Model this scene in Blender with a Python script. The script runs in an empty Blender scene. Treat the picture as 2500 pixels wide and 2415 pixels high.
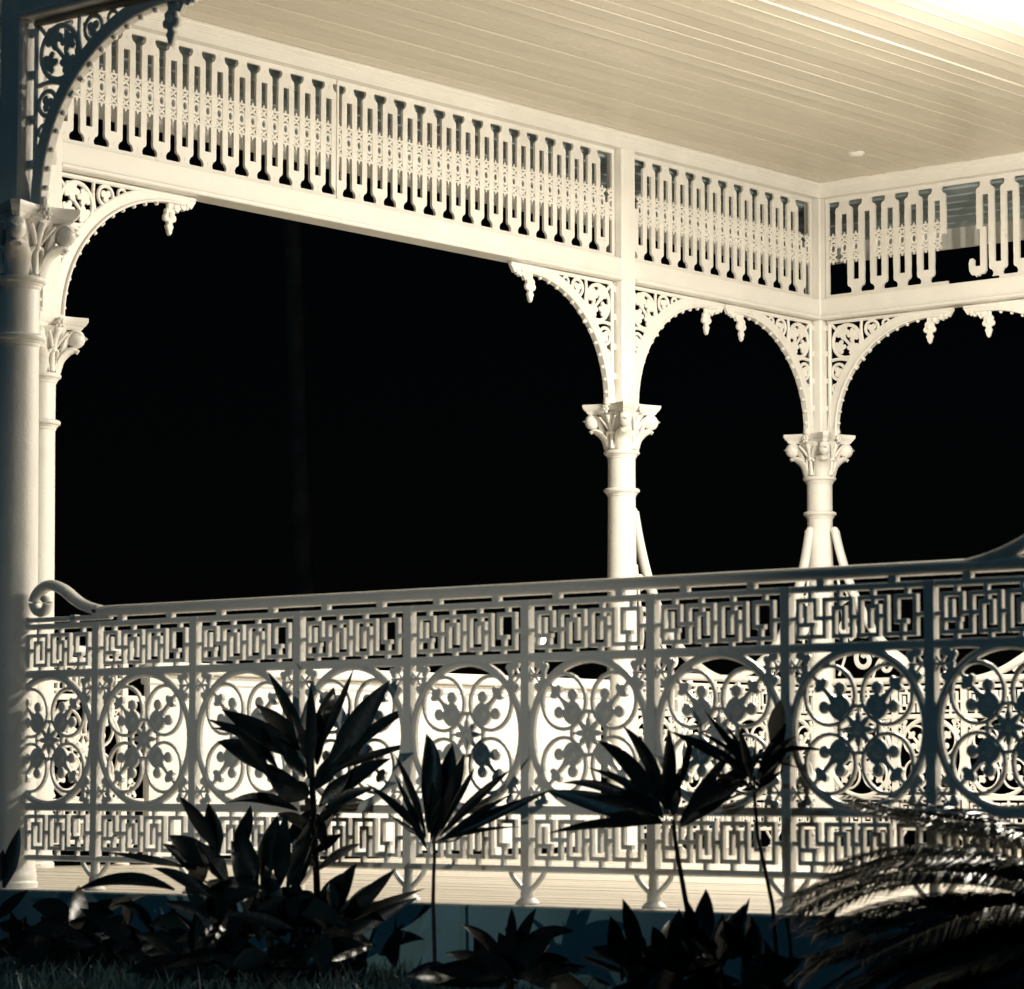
import bpy, math, random
from math import sin, cos, pi, atan2, sqrt, radians, hypot
from mathutils import Vector, Matrix

scene = bpy.context.scene
COL = scene.collection
random.seed(7)

# ------------------------------------------------------------------ camera, sky, added blue fill, exposure
# Building frame: x runs along the front rail (to the right, towards the viewer), y runs along
# the left-hand side away from the viewer, z = 0 is the verandah floor.
CAM = Vector((11.4609, -16.7150, 0.4031))
FWD = Vector((-0.644565, 0.764549, 0.0))
RGT = Vector((0.764549, 0.644565, 0.0))
PITCH = radians(5.3326)
FPX = 7561.8                                    # focal length in pixels of the 2500 px wide photograph
cam = bpy.data.cameras.new('camera')
cam.sensor_width = 36.0
cam.lens = 36.0 * FPX / 2500.0
cam.clip_start = 0.1
cam.clip_end = 400.0
cam.dof.use_dof = True
cam.dof.focus_distance = 17.2
cam.dof.aperture_fstop = 7.1
camo = bpy.data.objects.new('camera', cam)
COL.objects.link(camo)
camo.location = CAM
camo.rotation_euler = (pi / 2 + PITCH, 0, atan2(-FWD.x, FWD.y))
scene.camera = camo

world = bpy.data.worlds.new('World')
scene.world = world
world.use_nodes = True
nt = world.node_tree
bg = nt.nodes['Background']
sky = nt.nodes.new('ShaderNodeTexSky')
sky.sky_type = 'NISHITA'
sky.sun_disc = False
sky.sun_elevation = radians(38)
sky.sun_rotation = radians(200)
nt.links.new(sky.outputs[0], bg.inputs[0])
bg.inputs[1].default_value = 0.00022            # night: the sky is all but black

blue_fill = bpy.data.lights.new('blue_fill', 'SUN')  # unseen source, added to give the shaded sides a weak blue fill
blue_fill.energy = 0.12
blue_fill.color = (0.27, 0.71, 1.0)
blue_fill.angle = radians(0.5)
blue_fillo = bpy.data.objects.new('blue_fill', blue_fill)
COL.objects.link(blue_fillo)
blue_fillo.rotation_euler = Vector((-0.30, 0.90, -0.52)).to_track_quat('-Z', 'Y').to_euler()

scene.view_settings.view_transform = 'Standard'
scene.view_settings.look = 'None'
scene.view_settings.exposure = 0.0
scene.view_settings.gamma = 1.0
scene.cycles.use_denoising = True
scene.cycles.max_bounces = 8
scene.cycles.diffuse_bounces = 5
scene.cycles.glossy_bounces = 3
scene.cycles.sample_clamp_indirect = 4.0
scene.cycles.caustics_reflective = False
scene.cycles.caustics_refractive = False

LAMP_DOWN_W = 590.0
LAMP_W = 330.0
LAMP_COL = (1.0, 0.925, 0.78)
LAMP_POS = (4.25, -3.45, 4.08)
SPOT_W = 205.0


def at(px, py, depth):
    """Point of the place seen at pixel (px, py) of the photograph, `depth` metres in front of the lens."""
    X = (px - 1250.0) / FPX
    u = -(py - 1207.5) / FPX
    Y = cos(PITCH) - u * sin(PITCH)
    Z = sin(PITCH) + u * cos(PITCH)
    k = depth / Y
    return CAM + (RGT * X + FWD * Y + Vector((0, 0, Z))) * k


# ------------------------------------------------------------------ materials
def mat(name, col, rough=0.5, spec=0.5, var=0.08, vscale=6.0, bump=0.0, bscale=60.0, stretch=None,
        dirt=None, dscale=3.0, damount=0.0, bdist=0.004):
    m = bpy.data.materials.new(name)
    m.use_nodes = True
    n, l = m.node_tree.nodes, m.node_tree.links
    b = n['Principled BSDF']
    b.inputs['Specular IOR Level'].default_value = spec
    tc = n.new('ShaderNodeTexCoord')
    mp = n.new('ShaderNodeMapping')
    l.new(tc.outputs['Object'], mp.inputs[0])
    if stretch:
        mp.inputs['Scale'].default_value = stretch
    oi = n.new('ShaderNodeObjectInfo')
    off = n.new('ShaderNodeVectorMath')
    off.operation = 'MULTIPLY'
    l.new(oi.outputs['Random'], off.inputs[0])
    off.inputs[1].default_value = (37.0, 53.0, 71.0)
    l.new(off.outputs[0], mp.inputs['Location'])
    no = n.new('ShaderNodeTexNoise')
    no.inputs['Scale'].default_value = vscale
    no.inputs['Detail'].default_value = 6
    l.new(mp.outputs[0], no.inputs['Vector'])
    rp = n.new('ShaderNodeValToRGB')
    rp.color_ramp.elements[0].position = 0.3
    rp.color_ramp.elements[1].position = 0.7
    rp.color_ramp.elements[0].color = [c * (1 - var) for c in col] + [1]
    rp.color_ramp.elements[1].color = [min(1, c * (1 + var)) for c in col] + [1]
    l.new(no.outputs['Fac'], rp.inputs[0])
    out = rp.outputs[0]
    hv = n.new('ShaderNodeHueSaturation')
    mr = n.new('ShaderNodeMapRange')
    mr.inputs['To Min'].default_value = 1 - var * 0.6
    mr.inputs['To Max'].default_value = 1 + var * 0.6
    l.new(oi.outputs['Random'], mr.inputs['Value'])
    l.new(mr.outputs[0], hv.inputs['Value'])
    l.new(out, hv.inputs['Color'])
    out = hv.outputs[0]
    if dirt:
        dn = n.new('ShaderNodeTexNoise')
        dn.inputs['Scale'].default_value = dscale
        dn.inputs['Detail'].default_value = 8
        dn.inputs['Roughness'].default_value = 0.75
        l.new(mp.outputs[0], dn.inputs['Vector'])
        dr = n.new('ShaderNodeValToRGB')
        dr.color_ramp.elements[0].position = 0.60
        dr.color_ramp.elements[1].position = 0.74
        dr.color_ramp.elements[0].color = (0, 0, 0, 1)
        dr.color_ramp.elements[1].color = (damount, damount, damount, 1)
        l.new(dn.outputs['Fac'], dr.inputs[0])
        mx = n.new('ShaderNodeMixRGB')
        l.new(dr.outputs[0], mx.inputs[0])
        l.new(out, mx.inputs[1])
        mx.inputs[2].default_value = list(dirt) + [1]
        out = mx.outputs[0]
    l.new(out, b.inputs['Base Color'])
    rr = n.new('ShaderNodeMapRange')
    rr.inputs['To Min'].default_value = max(0.05, rough - 0.1)
    rr.inputs['To Max'].default_value = min(1.0, rough + 0.1)
    l.new(no.outputs['Fac'], rr.inputs['Value'])
    l.new(rr.outputs[0], b.inputs['Roughness'])
    if bump:
        bn = n.new('ShaderNodeTexNoise')
        bn.inputs['Scale'].default_value = bscale
        bn.inputs['Detail'].default_value = 5
        l.new(mp.outputs[0], bn.inputs['Vector'])
        bp = n.new('ShaderNodeBump')
        bp.inputs['Strength'].default_value = bump
        bp.inputs['Distance'].default_value = bdist
        l.new(bn.outputs['Fac'], bp.inputs['Height'])
        l.new(bp.outputs[0], b.inputs['Normal'])
    return m


M = dict(
    iron=mat('white_iron_paint', (0.76, 0.745, 0.71), 0.42, 0.5, 0.05, 9, 0.35, 70, dirt=(0.30, 0.24, 0.17), dscale=9, damount=0.55),
    timber=mat('white_timber_paint', (0.75, 0.735, 0.70), 0.48, 0.5, 0.05, 4, 0.25, 40, dirt=(0.42, 0.36, 0.27), dscale=4, damount=0.30),
    post=mat('flaking_post_paint', (0.78, 0.765, 0.73), 0.5, 0.5, 0.06, 12, 0.9, 38, stretch=(1, 1, 0.35), dirt=(0.5, 0.44, 0.34), dscale=14, damount=0.5),
    ceiling=mat('ceiling_paint', (0.60, 0.555, 0.47), 0.36, 0.5, 0.035, 3, 0.22, 7, stretch=(5, 0.5, 5), dirt=(0.50, 0.45, 0.37), dscale=1.6, damount=0.25, bdist=0.004),
    deck=mat('worn_floor_paint', (0.50, 0.46, 0.40), 0.5, 0.4, 0.16, 5, 0.4, 30, stretch=(0.5, 9, 9), dirt=(0.30, 0.26, 0.20), dscale=2.5, damount=0.5),
    plinth=mat('shade_tinted_plinth', (0.15, 0.28, 0.33), 0.9, 0.2, 0.12, 5, 0.6, 45, dirt=(0.14, 0.15, 0.13), dscale=3, damount=0.5),  # dim blue shade of the wall is put into its base colour
    screen=mat('white_screen_paint', (0.74, 0.73, 0.70), 0.5, 0.4, 0.03, 3, 0.15, 20),
    eave=mat('shade_tinted_eave', (0.36, 0.43, 0.46), 0.55, 0.4, 0.10, 3, 0.3, 30, dirt=(0.30, 0.28, 0.25), dscale=4, damount=0.4),  # blue-grey of the shaded eave is put into the base colour
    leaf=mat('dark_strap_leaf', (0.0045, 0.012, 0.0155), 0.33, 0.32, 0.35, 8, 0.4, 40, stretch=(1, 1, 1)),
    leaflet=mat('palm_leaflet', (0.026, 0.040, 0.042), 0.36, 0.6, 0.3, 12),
    stem=mat('plant_stem', (0.010, 0.013, 0.013), 0.8, 0.3, 0.3, 30, 0.6, 60),
    grass=mat('grass_blade', (0.06, 0.115, 0.12), 0.45, 0.4, 0.4, 4),
    soil=mat('garden_soil', (0.030, 0.027, 0.022), 0.95, 0.2, 0.4, 3, 0.8, 20),
    bark=mat('palm_bark', (0.06, 0.055, 0.05), 0.9, 0.2, 0.3, 6, 0.8, 20),
    metal=mat('dark_lamp_metal', (0.05, 0.05, 0.05), 0.4, 0.5, 0.1),
)
glow = bpy.data.materials.new('lamp_glass')
glow.use_nodes = True
gb = glow.node_tree.nodes['Principled BSDF']
gb.inputs['Base Color'].default_value = (0.9, 0.88, 0.82, 1)
gb.inputs['Emission Color'].default_value = (*LAMP_COL, 1)
gb.inputs['Emission Strength'].default_value = 6.0
M['glow'] = glow


# ------------------------------------------------------------------ mesh helpers
class MB:
    """Collects faces; build() links them as ONE mesh object."""

    def __init__(s):
        s.v, s.f = [], []

    def add(s, vs, fs):
        o = len(s.v)
        s.v += [tuple(p) for p in vs]
        s.f += [tuple(i + o for i in f) for f in fs]
        return s

    def box(s, x0, x1, y0, y1, z0, z1):
        return s.add([(x0, y0, z0), (x1, y0, z0), (x1, y1, z0), (x0, y1, z0), (x0, y0, z1), (x1, y0, z1), (x1, y1, z1), (x0, y1, z1)],
                     [(3, 2, 1, 0), (4, 5, 6, 7), (0, 1, 5, 4), (1, 2, 6, 5), (2, 3, 7, 6), (3, 0, 4, 7)])

    def bbox(s, x0, x1, y0, y1, z0, z1, c=0.004):
        """box with chamfered long edges (length along x)"""
        pr = [(y0 + c, z0), (y1 - c, z0), (y1, z0 + c), (y1, z1 - c), (y1 - c, z1), (y0 + c, z1), (y0, z1 - c), (y0, z0 + c)]
        vs = [(x0, a, b) for a, b in pr] + [(x1, a, b) for a, b in pr]
        fs = [(i, (i + 1) % 8, (i + 1) % 8 + 8, i + 8) for i in range(8)]
        return s.add(vs, fs + [tuple(range(7, -1, -1)), tuple(range(8, 16))])

    def prism(s, pts, d, y=0.0, inset=0.0):
        """flat outline in x,z extruded to depth d about y; optional chamfer of front and back"""
        n = len(pts)
        if inset:
            cx = sum(p[0] for p in pts) / n
            cz = sum(p[1] for p in pts) / n
            ip = []
            for px, pz in pts:
                r = hypot(px - cx, pz - cz) or 1
                k = max(0.2, 1 - inset / r)
                ip.append((cx + (px - cx) * k, cz + (pz - cz) * k))
            h = d / 2
            vs = [(a, y - h, b) for a, b in ip] + [(a, y - h + inset, b) for a, b in pts] + [(a, y + h - inset, b) for a, b in pts] + [(a, y + h, b) for a, b in ip]
            fs = [tuple(range(n)), tuple(range(4 * n - 1, 3 * n - 1, -1))]
            for r in range(3):
                fs += [(r * n + (i + 1) % n, r * n + i, (r + 1) * n + i, (r + 1) * n + (i + 1) % n) for i in range(n)]
            return s.add(vs, fs)
        vs = [(a, y - d / 2, b) for a, b in pts] + [(a, y + d / 2, b) for a, b in pts]
        fs = [tuple(range(n)), tuple(range(2 * n - 1, n - 1, -1))] + [((i + 1) % n, i, i + n, (i + 1) % n + n) for i in range(n)]
        return s.add(vs, fs)

    def ribbon(s, pts, w, d, closed=False, y=0.0, c=0.3):
        """bar of width w and depth d along a flat path in x,z, mitred, with rounded (chamfered) section"""
        n = len(pts)
        cw, cd = w / 2, d / 2
        k = min(w, d) * c
        sec = [(-cw, -cd + k), (-cw + k, -cd), (cw - k, -cd), (cw, -cd + k), (cw, cd - k), (cw - k, cd), (-cw + k, cd), (-cw, cd - k)]
        ws = w if isinstance(w, (list, tuple)) else None
        vs = []
        for i in range(n):
            p = Vector(pts[i])
            a = Vector(pts[i - 1]) if (i > 0 or closed) else None
            b = Vector(pts[(i + 1) % n]) if (i < n - 1 or closed) else None
            t1 = (p - a).normalized() if a is not None else None
            t2 = (b - p).normalized() if b is not None else None
            if t1 is None: t1 = t2
            if t2 is None: t2 = t1
            n1 = Vector((-t1.y, t1.x)); n2 = Vector((-t2.y, t2.x))
            m = n1 + n2
            if m.length < 1e-6: m = n1
            m.normalize()
            k2 = 1.0 / max(0.35, m.dot(n1))
            for (o, dd) in sec:
                q = p + m * (o * k2)
                vs.append((q.x, y + dd, q.y))
        fs = []
        for i in range(n if closed else n - 1):
            j = (i + 1) % n
            fs += [(i * 8 + (q + 1) % 8, i * 8 + q, j * 8 + q, j * 8 + (q + 1) % 8) for q in range(8)]
        if not closed:
            fs += [tuple(range(8)), tuple(range(n * 8 - 1, n * 8 - 9, -1))]
        return s.add(vs, fs)

    def lathe(s, prof, seg=24, cx=0.0, cy=0.0, cap=True):
        n = len(prof)
        vs = [(cx + r * cos(2 * pi * k / seg), cy + r * sin(2 * pi * k / seg), z) for k in range(seg) for r, z in prof]
        fs = []
        for k in range(seg):
            k2 = (k + 1) % seg
            fs += [(k * n + i, k2 * n + i, k2 * n + i + 1, k * n + i + 1) for i in range(n - 1)]
        if cap:
            fs.append(tuple(k * n for k in range(seg - 1, -1, -1)))
            fs.append(tuple(k * n + n - 1 for k in range(seg)))
        return s.add(vs, fs)

    def tube(s, pts, rad, seg=8, squash=1.0):
        """round tube along 3-D points; rad may be a list"""
        n = len(pts)
        P = [Vector(p) for p in pts]
        vs = []
        up = Vector((0, 0, 1))
        for i in range(n):
            t = (P[min(i + 1, n - 1)] - P[max(i - 1, 0)]).normalized()
            u = up - t * up.dot(t)
            if u.length < 0.05: u = Vector((0, 1, 0)) - t * t.y
            u.normalize()
            v = t.cross(u)
            r = rad[i] if isinstance(rad, (list, tuple)) else rad
            for k in range(seg):
                a = 2 * pi * k / seg
                vs.append(P[i] + u * (cos(a) * r) + v * (sin(a) * r * squash))
        fs = []
        for i in range(n - 1):
            fs += [(i * seg + k, i * seg + (k + 1) % seg, (i + 1) * seg + (k + 1) % seg, (i + 1) * seg + k) for k in range(seg)]
        fs += [tuple(range(seg - 1, -1, -1)), tuple(range((n - 1) * seg, n * seg))]
        return s.add(vs, fs)

    def mirror_x(s):
        s.v = [(-a, b, c) for a, b, c in s.v]
        s.f = [tuple(reversed(f)) for f in s.f]
        return s

    def mesh(s, name, m, smooth=False):
        me = bpy.data.meshes.new(name)
        me.from_pydata(s.v, [], s.f)
        me.materials.append(M[m] if isinstance(m, str) else m)
        if smooth:
            me.polygons.foreach_set('use_smooth', [True] * len(me.polygons))
            me.update()
            try:
                me.set_sharp_from_angle(angle=radians(smooth if smooth > 1 else 40))
            except Exception:
                pass
        return me

    def build(s, name, m, parent=None, smooth=False, loc=None):
        return put(name, s.mesh(name, m, smooth), parent, loc)


def put(name, me, parent=None, loc=None, rot=None, scale=None):
    o = bpy.data.objects.new(name, me)
    COL.objects.link(o)
    if parent is not None: o.parent = parent
    if loc is not None: o.location = loc
    if rot is not None: o.rotation_euler = rot
    if scale is not None: o.scale = scale
    return o


def thing(name, label, cat, loc=(0, 0, 0), rotz=0.0, group=None):
    o = bpy.data.objects.new(name, None)
    COL.objects.link(o)
    o.empty_display_size = 0.1
    o.location = loc
    o.rotation_euler = (0, 0, rotz)
    o['label'] = label
    o['category'] = cat
    o['kind'] = 'thing'
    if group: o['group'] = group
    return o


def tag(o, label, cat, group=None):
    o['label'] = label
    o['category'] = cat
    if group: o['group'] = group
    return o


def structure(o):
    o['kind'] = 'structure'
    return o


def arc(cx, cz, rx, rz, a0, a1, n):
    return [(cx + rx * cos(a0 + (a1 - a0) * i / n), cz + rz * sin(a0 + (a1 - a0) * i / n)) for i in range(n + 1)]


def circle(cx, cz, r, n=24):
    return [(cx + r * cos(2 * pi * i / n), cz + r * sin(2 * pi * i / n)) for i in range(n)]


def smooth_path(pts, n=6):
    """Catmull-Rom through points"""
    out = []
    P = [pts[0]] + list(pts) + [pts[-1]]
    for i in range(1, len(P) - 2):
        p0, p1, p2, p3 = (Vector(P[i - 1]), Vector(P[i]), Vector(P[i + 1]), Vector(P[i + 2]))
        for k in range(n):
            t = k / n
            out.append(tuple(0.5 * ((2 * p1) + (p2 - p0) * t + (2 * p0 - 5 * p1 + 4 * p2 - p3) * t * t + (3 * p1 - p0 - 3 * p2 + p3) * t ** 3)))
    out.append(tuple(pts[-1]))
    return out


# ------------------------------------------------------------------ plan
C1 = (2.132, -8.684)
C2 = (0.0, -6.713)
C3 = (0.0, -2.096)
C4 = (0.0, 0.0)
C5 = (2.16, 0.0)
F2 = (7.47, -8.684)
XR = 9.4                                        # the verandah runs on past the right edge of the view
Z_CAP, Z_R1, Z_R2 = 2.674, 2.387, 2.158
Z_BEAM, Z_FR0, Z_FR1, Z_CEIL = 3.440, 3.563, 4.232, 4.325
POST = 0.13
GROUND = -0.27


def left_edge(y, off=0.0):
    """x of the left boundary (straight side, then the cut-off corner) at y"""
    if y >= C2[1]: return -off
    k = (C2[1] - y) / (C2[1] - C1[1])
    return C1[0] * k - off * 1.38


# ------------------------------------------------------------------ ground
def build_ground():
    mb = MB()
    n, m = 40, 40
    rnd = random.Random(3)
    for j in range(m + 1):
        v = -j / m
        for i in range(n + 1):
            pass
    X0, X1, Y0, Y1 = -60, 60, -40, 70
    NX, NY = 60, 55
    vs = []
    for j in range(NY + 1):
        for i in range(NX + 1):
            x = X0 + (X1 - X0) * i / NX
            y = Y0 + (Y1 - Y0) * j / NY
            d = (Vector((x, y, 0)) - Vector((CAM.x, CAM.y, 0))).dot(FWD)
            z = GROUND - 0.05
            if d < 10.4: z -= min(0.75, (10.4 - d) * 0.12)
            if d > 24: z -= min(1.2, (d - 24) * 0.06)
            z += 0.015 * sin(x * 1.7) * cos(y * 1.3)
            vs.append((x, y, z))
    fs = [(j * (NX + 1) + i, j * (NX + 1) + i + 1, (j + 1) * (NX + 1) + i + 1, (j + 1) * (NX + 1) + i) for j in range(NY) for i in range(NX)]
    mb.add(vs, fs)
    structure(mb.build('ground', 'soil', smooth=True))


build_ground()


# ------------------------------------------------------------------ plinth and floor
def build_plinth():
    e = 0.06
    out = [(-e - 0.12, 0.20), (-e - 0.12, C2[1] - 0.05), (C1[0] - 0.10, C1[1] - 0.132), (XR, C1[1] - 0.132), (XR, 0.20)]
    mb = MB()
    n = len(out)
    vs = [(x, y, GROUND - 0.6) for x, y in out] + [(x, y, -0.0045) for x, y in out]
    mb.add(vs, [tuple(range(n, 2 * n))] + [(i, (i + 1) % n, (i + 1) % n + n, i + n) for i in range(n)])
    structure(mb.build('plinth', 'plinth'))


def build_floor():
    root = bpy.data.objects.new('verandah_floor', None)
    COL.objects.link(root)
    structure(root)
    w, g = 0.088, 0.0035
    y = -8.805
    rnd = random.Random(11)
    k = 0
    while y < 0.20:
        y1 = min(y + w, 0.215)
        ym = (y + y1) / 2
        x0 = left_edge(max(y, C1[1]), 0.19)
        if y < C1[1]: x0 = C1[0] - 0.16
        cuts = [x0, x0 + 1.5 + rnd.random() * 3.2, XR + 0.02]
        if k % 3: cuts = [x0, XR + 0.02]
        for a, b in zip(cuts[:-1], cuts[1:]):
            dz = rnd.uniform(-0.0012, 0.0012)
            MB().bbox(a + 0.001, b - 0.001, y, y1 - g, -0.055 + dz, dz, 0.003).build('floorboard', 'deck', root)
        y += w
        k += 1


build_plinth()
build_floor()


# ------------------------------------------------------------------ ceiling
def build_ceiling():
    root = bpy.data.objects.new('ceiling', None)
    COL.objects.link(root)
    structure(root)
    w = 0.123
    rnd = random.Random(5)
    x = 0.0
    while x < XR:
        xm = x + w / 2
        y0 = C1[1] + 0.05
        if xm < C1[0]: y0 = C2[1] + (C1[1] - C2[1]) * xm / C1[0] - 0.02
        z0 = Z_CEIL + rnd.uniform(-0.0025, 0.0025)
        c = 0.0048
        a, b = x + 0.0026, x + w - 0.0026
        e0, e1 = rnd.uniform(-0.0042, 0.0012), rnd.uniform(-0.0042, 0.0012)   # cupped, uneven edges
        pr = [(a, z0 + 0.02), (a, z0 + c + e0), (a + 0.0035, z0 + e0), (a * 0.75 + b * 0.25, z0 + e0 * 0.2), (a * 0.25 + b * 0.75, z0 + e1 * 0.2), (b - 0.0035, z0 + e1), (b, z0 + c + e1), (b, z0 + 0.02)]
        n = len(pr)
        segs = 7
        vs = []
        for q in range(segs + 1):
            y = y0 + (0.05 - y0) * q / segs
            sag = rnd.uniform(-0.0018, 0.0018)
            vs += [(p, y, z + sag) for p, z in pr]
        fs = []
        for q in range(segs):
            fs += [(q * n + i + 1, q * n + i, (q + 1) * n + i, (q + 1) * n + i + 1) for i in range(n - 1)]
            fs.append((q * n, q * n + n - 1, (q + 1) * n + n - 1, (q + 1) * n))
        fs += [tuple(range(n)), tuple(range(len(vs) - 1, len(vs) - n - 1, -1))]
        MB().add(vs, fs).build('ceiling_board', 'ceiling', root, smooth=25)
        x += w
    # lining above the boards keeps the night out of the joints
    mb = MB()
    out = [(0.0, 0.05), (0.0, C2[1] - 0.02), (C1[0], C1[1]), (XR, C1[1]), (XR, 0.05)]
    mb.add([(a, b, Z_CEIL + 0.05) for a, b in out], [tuple(range(len(out)))])
    mb.build('ceiling_backing', 'ceiling', root)


build_ceiling()

# round white fitting on the ceiling near the far corner
d = MB().lathe([(0.001, 0.035), (0.052, 0.035), (0.054, 0.016), (0.046, 0.010), (0.040, 0.002), (0.026, -0.003), (0.001, -0.004)], 28, cap=False)
o = d.build('smoke_detector', 'screen', smooth=40, loc=(0.823, -0.764, Z_CEIL - 0.022))
tag(o, 'small round white fitting on the boarded ceiling near the far corner', 'ceiling fitting')

# ------------------------------------------------------------------ columns
def abacus_outline(h, cut, dip, n=6):
    """concave-sided square with clipped corners (half side h)"""
    pts = []
    for k in range(4):
        a = k * pi / 2
        for i in range(n + 1):
            t = -1 + 2 * i / n
            y = t * (h - cut)
            x = h - dip * (1 - t * t)
            pts.append((x * cos(a) - y * sin(a), x * sin(a) + y * cos(a)))
    return pts


def slab(mb, outs):
    """stack of outlines [(pts, z)...]"""
    n = len(outs[0][0])
    vs, fs = [], []
    for pts, z in outs: vs += [(x, y, z) for x, y in pts]
    for k in range(len(outs) - 1):
        fs += [(k * n + i, k * n + (i + 1) % n, (k + 1) * n + (i + 1) % n, (k + 1) * n + i) for i in range(n)]
    fs += [tuple(range(n - 1, -1, -1)), tuple(range((len(outs) - 1) * n, len(outs) * n))]
    mb.add(vs, fs)


def leaf_plate(L, W, lobes, n=9):
    """outline of an acanthus-like tongue with wavy edge; along +z, width in x"""
    l, r = [], []
    for i in range(n + 1):
        t = i / n
        w = W * (sin(pi * min(1, t * 0.9 + 0.12)) ** 0.7) * (1 - 0.22 * (i % 2 if lobes else 0))
        if i == n: w = 0.001
        l.append((-w / 2, L * t)); r.append((w / 2, L * t))
    return r + l[::-1][1:]


def make_column_meshes():
    me = {}
    r = 0.0835
    me['base'] = MB().lathe([(0.108, 0), (0.108, 0.020), (0.102, 0.028), (0.104, 0.042), (0.101, 0.055), (0.0985, 0.064), (0.0975, 0.075)], 32).mesh('base', 'iron', 35)
    me['shaft'] = MB().lathe([(0.0975, 0.075), (0.095, 0.8), (0.088, 1.6), (r, Z_R2 - 0.04), (r, Z_R2), (r, Z_R1 - 0.03), (r, Z_R1 + 0.01)], 40).mesh('shaft', 'iron', 40)

    def ring(z):
        return [(r - 0.002, z - 0.042), (r + 0.003, z - 0.036), (r + 0.006, z - 0.030), (r + 0.006, z - 0.025), (r + 0.012, z - 0.021), (r + 0.013, z - 0.015), (r + 0.021, z - 0.012), (r + 0.026, z - 0.005), (r + 0.0265, z + 0.002), (r + 0.022, z + 0.009), (r + 0.012, z + 0.013), (r - 0.002, z + 0.014)]
    me['ring1'] = MB().lathe(ring(Z_R1), 40).mesh('neck_ring', 'iron', 50)
    me['ring2'] = MB().lathe(ring(Z_R2), 40).mesh('neck_ring', 'iron', 50)
    b = MB().lathe([(0.086, Z_R1 + 0.005), (0.087, Z_R1 + 0.05), (0.090, Z_R1 + 0.10), (0.098, Z_R1 + 0.14), (0.112, Z_R1 + 0.18), (0.130, Z_R1 + 0.215), (0.142, Z_R1 + 0.235)], 36)
    me['bell'] = b.mesh('bell', 'iron', 50)
    a = MB()
    z = Z_CAP
    slab(a, [(abacus_outline(0.150, 0.020, 0.040), z - 0.060), (abacus_outline(0.160, 0.022, 0.040), z - 0.050), (abacus_outline(0.162, 0.022, 0.040), z - 0.042),
             (abacus_outline(0.170, 0.024, 0.040), z - 0.036), (abacus_outline(0.178, 0.026, 0.040), z - 0.022), (abacus_outline(0.180, 0.026, 0.040), z - 0.018),
             (abacus_outline(0.182, 0.027, 0.040), z - 0.012), (abacus_outline(0.182, 0.027, 0.040), z)])
    me['abacus'] = a.mesh('abacus', 'iron', 30)
    # corner volute: fat scroll with a curling leaf beneath (points along +x, turned 45 degrees)
    v = MB()
    cxx, czz = 0.180, Z_CAP - 0.103
    pts, rad = [], []
    for i in range(26):
        a0 = pi * 0.95 - i * 0.36
        rr = 0.040 * (1 - i / 27.0)
        pts.append((cxx + rr * cos(a0), 0, czz + rr * sin(a0)))
        rad.append(0.017 * (1 - i / 40.0))
    pts = [(0.098, 0, Z_CAP - 0.21), (0.112, 0, Z_CAP - 0.16), (0.128, 0, Z_CAP - 0.115)] + pts
    rad = [0.016, 0.020, 0.020] + rad
    v.tube(pts, rad, 8, 2.2)
    v.add(*uv_ball((cxx - 0.002, 0, czz), (0.046, 0.040, 0.046), 14, 10))
    # leaf under the scroll
    lp = smooth_path([(0.084, 0, Z_CAP - 0.275), (0.098, 0, Z_CAP - 0.210), (0.130, 0, Z_CAP - 0.172), (0.168, 0, Z_CAP - 0.158), (0.190, 0, Z_CAP - 0.168)], 4)
    v.tube(lp, [0.012 + 0.014 * sin(pi * min(1, 0.2 + i / len(lp))) for i in range(len(lp))], 8, 2.1)
    me['volute'] = v.mesh('volute', 'iron', 60)
    # side rosette and stalk
    q = MB()
    for k in range(6):
        a0 = k * pi / 3
        q.add(*uv_ball((0.158, 0.017 * cos(a0), Z_CAP - 0.034 + 0.017 * sin(a0)), (0.012, 0.0105, 0.0105), 6, 5))
    q.add(*uv_ball((0.166, 0, Z_CAP - 0.034), (0.010, 0.009, 0.009), 6, 5))
    me['rosette'] = q.mesh('rosette', 'iron', 60)
    q = MB()
    q.tube([(0.094, 0, Z_R1 + 0.02), (0.100, 0, Z_R1 + 0.10), (0.118, 0, Z_R1 + 0.17), (0.140, 0, Z_R1 + 0.22)], [0.012, 0.009, 0.011, 0.012], 8, 1.4)
    for sgn in (-1, 1):
        q.tube(smooth_path([(0.088, 0.012 * sgn, Z_R1 + 0.015), (0.092, 0.030 * sgn, Z_R1 + 0.065), (0.100, 0.030 * sgn, Z_R1 + 0.105), (0.112, 0.016 * sgn, Z_R1 + 0.125)], 3), [0.004] + [0.010] * 7 + [0.008, 0.005], 7)
        q.tube(smooth_path([(0.106, 0.010 * sgn, Z_R1 + 0.13), (0.124, 0.034 * sgn, Z_R1 + 0.175), (0.140, 0.062 * sgn, Z_R1 + 0.210)], 3), [0.006, 0.009, 0.010, 0.010, 0.009, 0.008, 0.007], 7)
    q.add(*uv_ball((0.106, 0, Z_R1 + 0.122), (0.016, 0.020, 0.014), 8, 6))
    me['stalk'] = q.mesh('stalk_leaf', 'iron', 60)
    return me


def uv_ball(c, r, nu=12, nv=8):
    vs, fs = [], []
    for j in range(nv + 1):
        t = pi * j / nv
        for i in range(nu):
            p = 2 * pi * i / nu
            vs.append((c[0] + r[0] * sin(t) * cos(p), c[1] + r[1] * sin(t) * sin(p), c[2] + r[2] * cos(t)))
    for j in range(nv):
        for i in range(nu):
            fs.append((j * nu + i, (j + 1) * nu + i, (j + 1) * nu + (i + 1) % nu, j * nu + (i + 1) % nu))
    return vs, fs


CM = make_column_meshes()


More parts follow.
